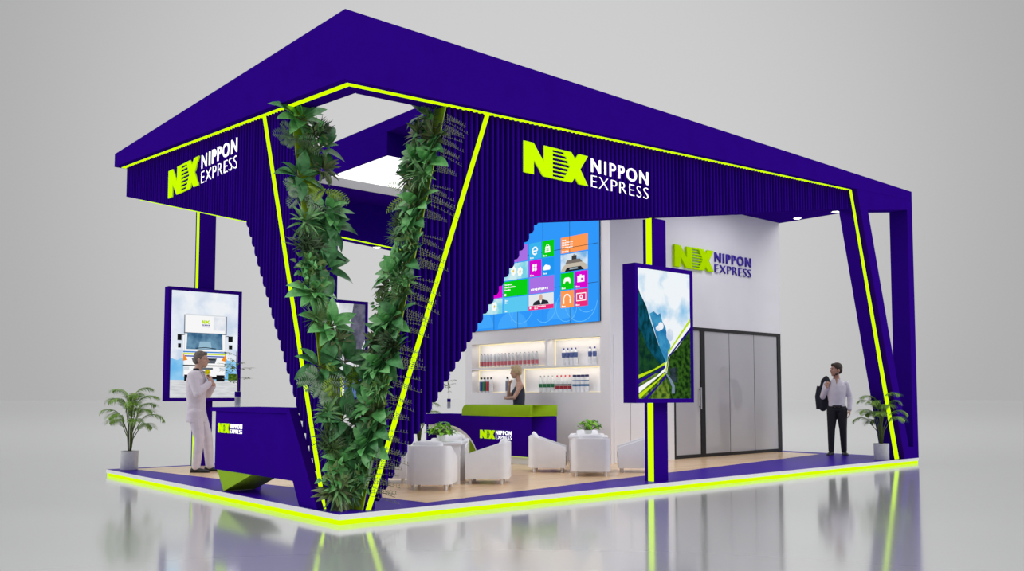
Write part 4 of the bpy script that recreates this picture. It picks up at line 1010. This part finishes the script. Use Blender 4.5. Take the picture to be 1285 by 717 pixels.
# --- suited man at the information desk
m1 = thing('person', (.83,5.585,.1015), 'person in lilac grey suit and dark shoes standing behind the information desk', 'person', None, math.radians(-36))
b = MB(); Mh = RZ(0, (.045,0,1.645), .06)
head(b, SKIN, Mh); limb(b, [((-.005,0,1.44),.062),((.02,0,1.57),.056)], SKIN)
torso(b, [(.86,0,.10,.15),(1.0,0,.10,.14),(1.25,-.01,.115,.165),(1.40,-.01,.105,.175),(1.47,-.005,.06,.10)], SKIN)
armR = [((-.02,-.185,1.41),.062),((.07,-.245,1.155),.048),((.205,-.075,1.325),.034)]
armL = [((-.02,.185,1.41),.062),((.09,.245,1.155),.048),((.215,.075,1.290),.034)]
for a in (armR, armL): limb(b, a, SKIN)
hand(b, (.205,-.075,1.325), (-.05,.55,.75), (-.8,.2,-.1), SKIN, 1, 1.0)
hand(b, (.215,.075,1.290), (.05,-.75,.45), (-.6,-.3,.2), SKIN, -1, 1.1)
hip = (0,0,.90); kA, aA, kB, aB = (.14,.09,.50), (.18,.095,.085), (.065,-.09,.50), (.03,-.095,.085)
legs(b, SKIN, hip, kA, aA, kB, aB, (.085,.056,.042)); b.blob((.0,0,.90), (.10,.155,.10), SKIN)
fuse(b, 'body', m1, .006)
face_details(m1, Mh, LIPS, GREYH)
b = MB(); hair_cap(b, GREYH, Mh, .05); fuse(b, 'hair', m1, .007, 2, 'short grey brown hair')
b = MB()
torso(b, [(.735,-.005,.135,.185),(.85,-.005,.135,.180),(1.02,-.01,.125,.172),(1.25,-.012,.140,.200),(1.38,-.014,.128,.215),(1.455,-.012,.085,.135),(1.50,-.015,.070,.080)], SUIT)
for a in (armR, armL): limb(b, [(a[0][0],.080),(a[1][0],.064),(tuple(Vector(a[1][0]).lerp(Vector(a[2][0]), .86)),.050)], SUIT)
fuse(b, 'suit_jacket', m1, .007, 2, 'lilac grey suit jacket')
b = MB()
for s_ in (-1,1): b.prism([(.075,s_*.022,1.485),(.118,s_*.02,1.20),(.132,s_*.055,1.30),(.105,s_*.075,1.40),(.06,s_*.06,1.50)], (.014,0,0), SUIT)
b.build('lapels', m1, bevel=.003)
b = MB(); b.lathe([(.066,0),(.064,.05),(.060,.055),(.058,.0)], NAVY, (-.002,0,1.478), 18); b.prism([(.055,-.03,1.50),(.055,.03,1.50),(.118,.0,1.27)], (.016,0,0), NAVY); tag(b.build('shirt', m1, smooth=True), 'dark navy open shirt')
for a in (armR, armL):
    d_ = Vector(a[2][0]) - Vector(a[1][0]); e0 = Vector(a[1][0]).lerp(Vector(a[2][0]), .84)
    b = MB(); b.tube([e0, e0+d_*.10], [.046,.043], NAVY, 14); tag(b.build('cuff', m1, smooth=True, sharp=60), 'navy shirt cuff')
b = MB(); legs(b, SUIT, (0,0,.88), kA, aA, kB, aB, (.110,.076,.060)); b.blob((0,0,.88), (.118,.170,.10), SUIT); fuse(b, 'trousers', m1, .008, 3, 'lilac grey trousers')
shoe(m1, aA[0], aA[1], .12, SHOE); shoe(m1, aB[0], aB[1], -.10, SHOE)
yc = thing('yellow_block', (0,0,0), 'small plain yellow block held in front of the suited man', 'block')
wm = m1.matrix_basis @ Vector((.150,-.035,1.445)); yc.location = wm; yc.rotation_euler = (0,0,math.radians(-36))
b = MB(); b.box((-.028,-.028,.0), (.028,.028,.068), mat('yellow_plastic', (.95,.85,.0,1), .6, spec=.05, noise=.02, nscale=20)); b.build('block_body', yc, bevel=.005)

# --- man in the pale shirt near the slanting end post
m2 = thing('person', (11.65,1.39,.1015), 'person in pale shirt and black trousers standing near the slanting end post', 'person', None, math.radians(-151))
S2 = .965; m2.scale = (S2,)*3
b = MB(); Mh = RZ(math.radians(-62), (.02,0,1.66), .0) @ Matrix.Scale(1.10, 4)
head(b, SKIN2, Mh, 1.05); limb(b, [((-.01,0,1.44),.062),((.005,0,1.58),.057)], SKIN2)
torso(b, [(.86,0,.10,.15),(1.0,0,.095,.135),(1.25,-.01,.115,.165),(1.40,-.01,.105,.175),(1.47,-.005,.06,.10)], SKIN2)
armR = [((-.01,-.180,1.395),.060),((-.02,-.262,1.15),.048),((.13,-.175,1.335),.034)]
armL = [((-.01,.180,1.395),.060),((-.03,.250,1.14),.047),((.03,.235,.885),.033)]
for a in (armR, armL): limb(b, a, SKIN2)
hand(b, armR[2][0], (-.15,.25,.9), (-.7,.1,.1), SKIN2, 1, 1.1)
hand(b, armL[2][0], (.06,-.02,-.95), (-.1,-.9,0), SKIN2, -1, .55)
kA, aA, kB, aB = (.02,.105,.50), (-.01,.115,.085), (.045,-.115,.50), (.05,-.125,.085)
legs(b, SKIN2, (0,0,.90), kA, aA, kB, aB, (.085,.056,.042)); b.blob((0,0,.90), (.10,.155,.10), SKIN2)
fuse(b, 'body', m2, .006)
face_details(m2, Mh, LIPS, BROWN)
b = MB(); hair_cap(b, BROWN, Mh, .06, puff=1.04); fuse(b, 'hair', m2, .007, 2, 'swept brown hair')
b = MB(); rot = Mh.to_euler()
for c, r in (((.045,0,-.072),(.050,.048,.022)),((.02,.045,-.045),(.04,.018,.036)),((.02,-.045,-.045),(.04,.018,.036)),((.093,0,-.027),(.009,.026,.005))): b.blob(Mh @ Vector(c), r, BROWN, rot)
fuse(b, 'beard', m2, .006, 1, 'short brown beard')
b = MB(); torso(b, [(.955,0,.118,.160),(1.05,-.003,.118,.158),(1.25,-.01,.132,.190),(1.36,-.012,.122,.200),(1.43,-.01,.095,.165),(1.475,-.01,.075,.110),(1.50,-.01,.068,.075)], SHIRT)
limb(b, [(armR[0][0],.070),(armR[1][0],.057),(tuple(Vector(armR[1][0]).lerp(Vector(armR[2][0]), .88)),.046)], SHIRT)
limb(b, [(armL[0][0],.070),(armL[1][0],.057),(tuple(Vector(armL[1][0]).lerp(Vector(armL[2][0]), .92)),.045)], SHIRT)
fuse(b, 'shirt', m2, .007, 2, 'pale lilac white shirt')
b = MB()
for s_ in (-1,1): b.prism([(.05,s_*.012,1.47),(.062,s_*.05,1.425),(.035,s_*.075,1.50),(.0,s_*.07,1.525)], (.012,0,0), SHIRT)
b.prism([(.0745,-.022,1.50),(.0745,.022,1.50),(.112,.0,1.39)], (.012,0,0), SKIN2); b.build('open_collar', m2)
b = MB(); legs(b, BLACKCL, (0,0,.89), kA, aA, kB, aB, (.110,.073,.055)); b.blob((0,0,.90), (.115,.165,.085), BLACKCL); fuse(b, 'trousers', m2, .008, 3, 'black trousers')
b = MB(); n_ = 24; b.loft([[(r_*.122*math.cos(2*PI*k/n_), r_*.164*math.sin(2*PI*k/n_), z_) for k in range(n_)] for r_, z_ in ((.9,.945),(1,.945),(1,.980),(.9,.980))], SHOE); tag(b.build('belt', m2, smooth=True, sharp=40), 'black belt')
shoe(m2, aA[0], aA[1], .25, SHOE); shoe(m2, aB[0], aB[1], -.30, SHOE)
jk = thing('jacket', m2.location, 'dark navy jacket slung over the shoulder of the person in pale shirt', 'jacket', None, math.radians(-151)); jk.scale = (S2,)*3
b = MB()
limb(b, [((.075,-.13,1.43),.030),((.0,-.19,1.515),.050),((-.12,-.225,1.45),.075)], NAVY)
limb(b, [((-.12,-.215,1.45),.075),((-.165,-.275,1.20),.095),((-.15,-.265,.93),.075)], NAVY)
limb(b, [((-.14,-.18,1.42),.065),((-.17,-.20,1.15),.08),((-.16,-.22,.97),.07)], NAVY)
fuse(b, 'jacket_body', jk, .009, 3)
b = MB(); b.tube([(-.17,-.33,1.36),(-.175,-.365,1.15),(-.16,-.355,.90)], [.045,.05,.04], NAVY, 12); b.build('jacket_sleeve', jk, smooth=True)

# --- blond woman behind the reception counter
m3 = thing('person', (6.20,4.45,.1015), 'person with short blond hair in dark sleeveless dress behind the reception counter', 'person', None, math.radians(141))
S3 = .928; m3.scale = (S3,)*3
b = MB(); Mh = RZ(0, (.055,0,1.65), .12)
head(b, SKIN, Mh, .92); limb(b, [((-.015,0,1.43),.050),((.02,0,1.58),.047)], SKIN)
torso(b, [(.86,0,.105,.150),(1.02,0,.085,.120),(1.22,.0,.098,.140),(1.33,.0,.098,.150),(1.41,-.008,.08,.150),(1.47,-.01,.05,.08)], SKIN)
for s_ in (-1,1): b.blob((.075,s_*.07,1.27), (.055,.06,.06), SKIN)
armL = [((-.03,.165,1.405),.048),((.10,.205,1.175),.038),((.235,.02,1.165),.028)]
armR = [((-.02,-.165,1.405),.048),((.20,-.125,1.175),.038),((.185,-.045,1.42),.027)]
for a in (armL, armR): limb(b, a, SKIN)
hand(b, armL[2][0], (.25,-.9,-.05), (-.4,0,.9), SKIN, 1, .6, .88)
hand(b, armR[2][0], (-.12,.30,.85), (-.8,.3,.1), SKIN, 1, 1.1, .88)
kA, aA, kB, aB = (.02,.085,.50), (-.01,.085,.085), (.03,-.085,.50), (.03,-.09,.085)
legs(b, SKIN, (0,0,.90), kA, aA, kB, aB, (.09,.054,.036)); b.blob((0,0,.90), (.105,.160,.10), SKIN)
fuse(b, 'body', m3, .006)
face_details(m3, Mh, LIPS, BLOND)
b = MB(); hair_cap(b, BLOND, Mh, .055, puff=1.1); b.blob(Mh @ Vector((.035,.02,.115)), (.055,.06,.035), BLOND); fuse(b, 'hair', m3, .007, 2, 'short blond hair')
b = MB(); torso(b, [(.60,.0,.17,.20),(.80,0,.145,.185),(.92,0,.125,.172),(1.03,0,.102,.140),(1.07,0,.110,.145),(1.22,.0,.118,.158),(1.33,.0,.112,.158),(1.39,-.006,.085,.125)], DRESS)
for s_ in (-1,1): b.blob((.080,s_*.068,1.27), (.062,.068,.066), DRESS); limb(b, [((.06,s_*.085,1.37),.022),((-.02,s_*.095,1.44),.020),((-.08,s_*.085,1.36),.022)], DRESS)
fuse(b, 'dress', m3, .007, 3, 'dark slate sleeveless dress')
b = MB(); b.loft([[(r_*.112*math.cos(2*PI*k/24), r_*.150*math.sin(2*PI*k/24), z_) for k in range(24)] for r_, z_ in ((.9,1.025),(1,1.03),(1,1.06),(.9,1.065))], NAVY); b.build('waist_band', m3, smooth=True)
shoe(m3, aA[0], aA[1], .1, SHOE, .24); shoe(m3, aB[0], aB[1], -.1, SHOE, .24)


# ------------------------------------------------------------------ light
world = bpy.data.worlds.new('studio'); scene.world = world; world.use_nodes = True
nt = world.node_tree; nt.nodes.clear(); out = nt.nodes.new('ShaderNodeOutputWorld'); bg = nt.nodes.new('ShaderNodeBackground')
tc = nt.nodes.new('ShaderNodeTexCoord'); dt = nt.nodes.new('ShaderNodeVectorMath'); dt.operation = 'DOT_PRODUCT'
dt.inputs[1].default_value = (.640,.737,.216)
rp = nt.nodes.new('ShaderNodeMapRange'); rp.inputs['From Min'].default_value = .845; rp.inputs['From Max'].default_value = .995; rp.inputs['To Min'].default_value = 0; rp.inputs['To Max'].default_value = 1; rp.interpolation_type = 'SMOOTHSTEP'
mx = nt.nodes.new('ShaderNodeMix'); mx.data_type = 'RGBA'; mx.inputs['A'].default_value = (.425,.425,.425,1); mx.inputs['B'].default_value = (.62,.62,.62,1)
nt.links.new(tc.outputs['Generated'], dt.inputs[0]); nt.links.new(dt.outputs['Value'], rp.inputs['Value']); nt.links.new(rp.outputs['Result'], mx.inputs['Factor'])
sx = nt.nodes.new('ShaderNodeSeparateXYZ'); nt.links.new(tc.outputs['Generated'], sx.inputs[0])
rz_ = nt.nodes.new('ShaderNodeMapRange'); rz_.inputs['From Min'].default_value = .46; rz_.inputs['From Max'].default_value = .85; rz_.interpolation_type = 'SMOOTHSTEP'
nt.links.new(sx.outputs['Z'], rz_.inputs['Value'])
m3_ = nt.nodes.new('ShaderNodeMix'); m3_.data_type = 'RGBA'; m3_.inputs['B'].default_value = (1.15,1.15,1.15,1)
nt.links.new(rz_.outputs['Result'], m3_.inputs['Factor']); nt.links.new(mx.outputs['Result'], m3_.inputs['A'])
nt.links.new(m3_.outputs['Result'], bg.inputs['Color']); nt.links.new(bg.outputs[0], out.inputs[0])
def lamp(kind, loc, rot, energy, size=1.0, col=(1,1,1), name='studio_lamp', size_y=None, spot=None):
    l = bpy.data.lights.new(name, kind); l.energy = energy; l.color = col
    if kind == 'AREA':
        l.size = size
        if size_y: l.shape = 'RECTANGLE'; l.size_y = size_y
    elif kind == 'SUN': l.angle = size
    elif kind == 'SPOT': l.spot_size = spot or 1.6; l.spot_blend = .6; l.shadow_soft_size = size
    else: l.shadow_soft_size = size
    o = bpy.data.objects.new(name, l); COL.objects.link(o); o.location = loc; o.rotation_euler = rot
    return o
lamp('SUN', (16,-10,9), Vector((-.50,.80,-.45)).to_track_quat('-Z','Y').to_euler(), .95, math.radians(30), name='added_key')  # added sun, angled so the long side's slat flanks stay dark
lamp('SUN', (-10,16,9), Vector((.80,-.50,-.45)).to_track_quat('-Z','Y').to_euler(), .95, math.radians(30), name='added_side_key')  # added sun from the other side, doing the same for the short side
lamp('AREA', (4.6,1.9,4.44), (0,0,0), 55, 1.8, name='lounge_fill')  # unseen fill added to brighten the white armchairs
for nx, ny, nz, nl in NICHE_FILLS: lamp('AREA', (nx,ny,nz), (0,math.radians(-18),0), 1.25*nl, .03, (1,.91,.74), name='niche_fill', size_y=nl)  # unseen area lights added to boost the warm strips' light on the niche backs
lamp('AREA', (9.2,1.3,4.75), (0,0,0), 34, 2.0, name='foyer_fill', size_y=1.0)  # unseen fill added under the slab to brighten the front wall area
lamp('AREA', (9.3,4.7,4.6), (0,0,0), 150, 2.5, name='meeting_room_fill')  # unseen fill added behind the glass to lighten the panes
scene.view_settings.view_transform = 'Standard'; scene.view_settings.look = 'None'; scene.view_settings.exposure = 0; scene.view_settings.gamma = 1
try: scene.view_settings.use_curve_mapping = False
except Exception: pass
scene.cycles.max_bounces = 8; scene.cycles.transparent_max_bounces = 12
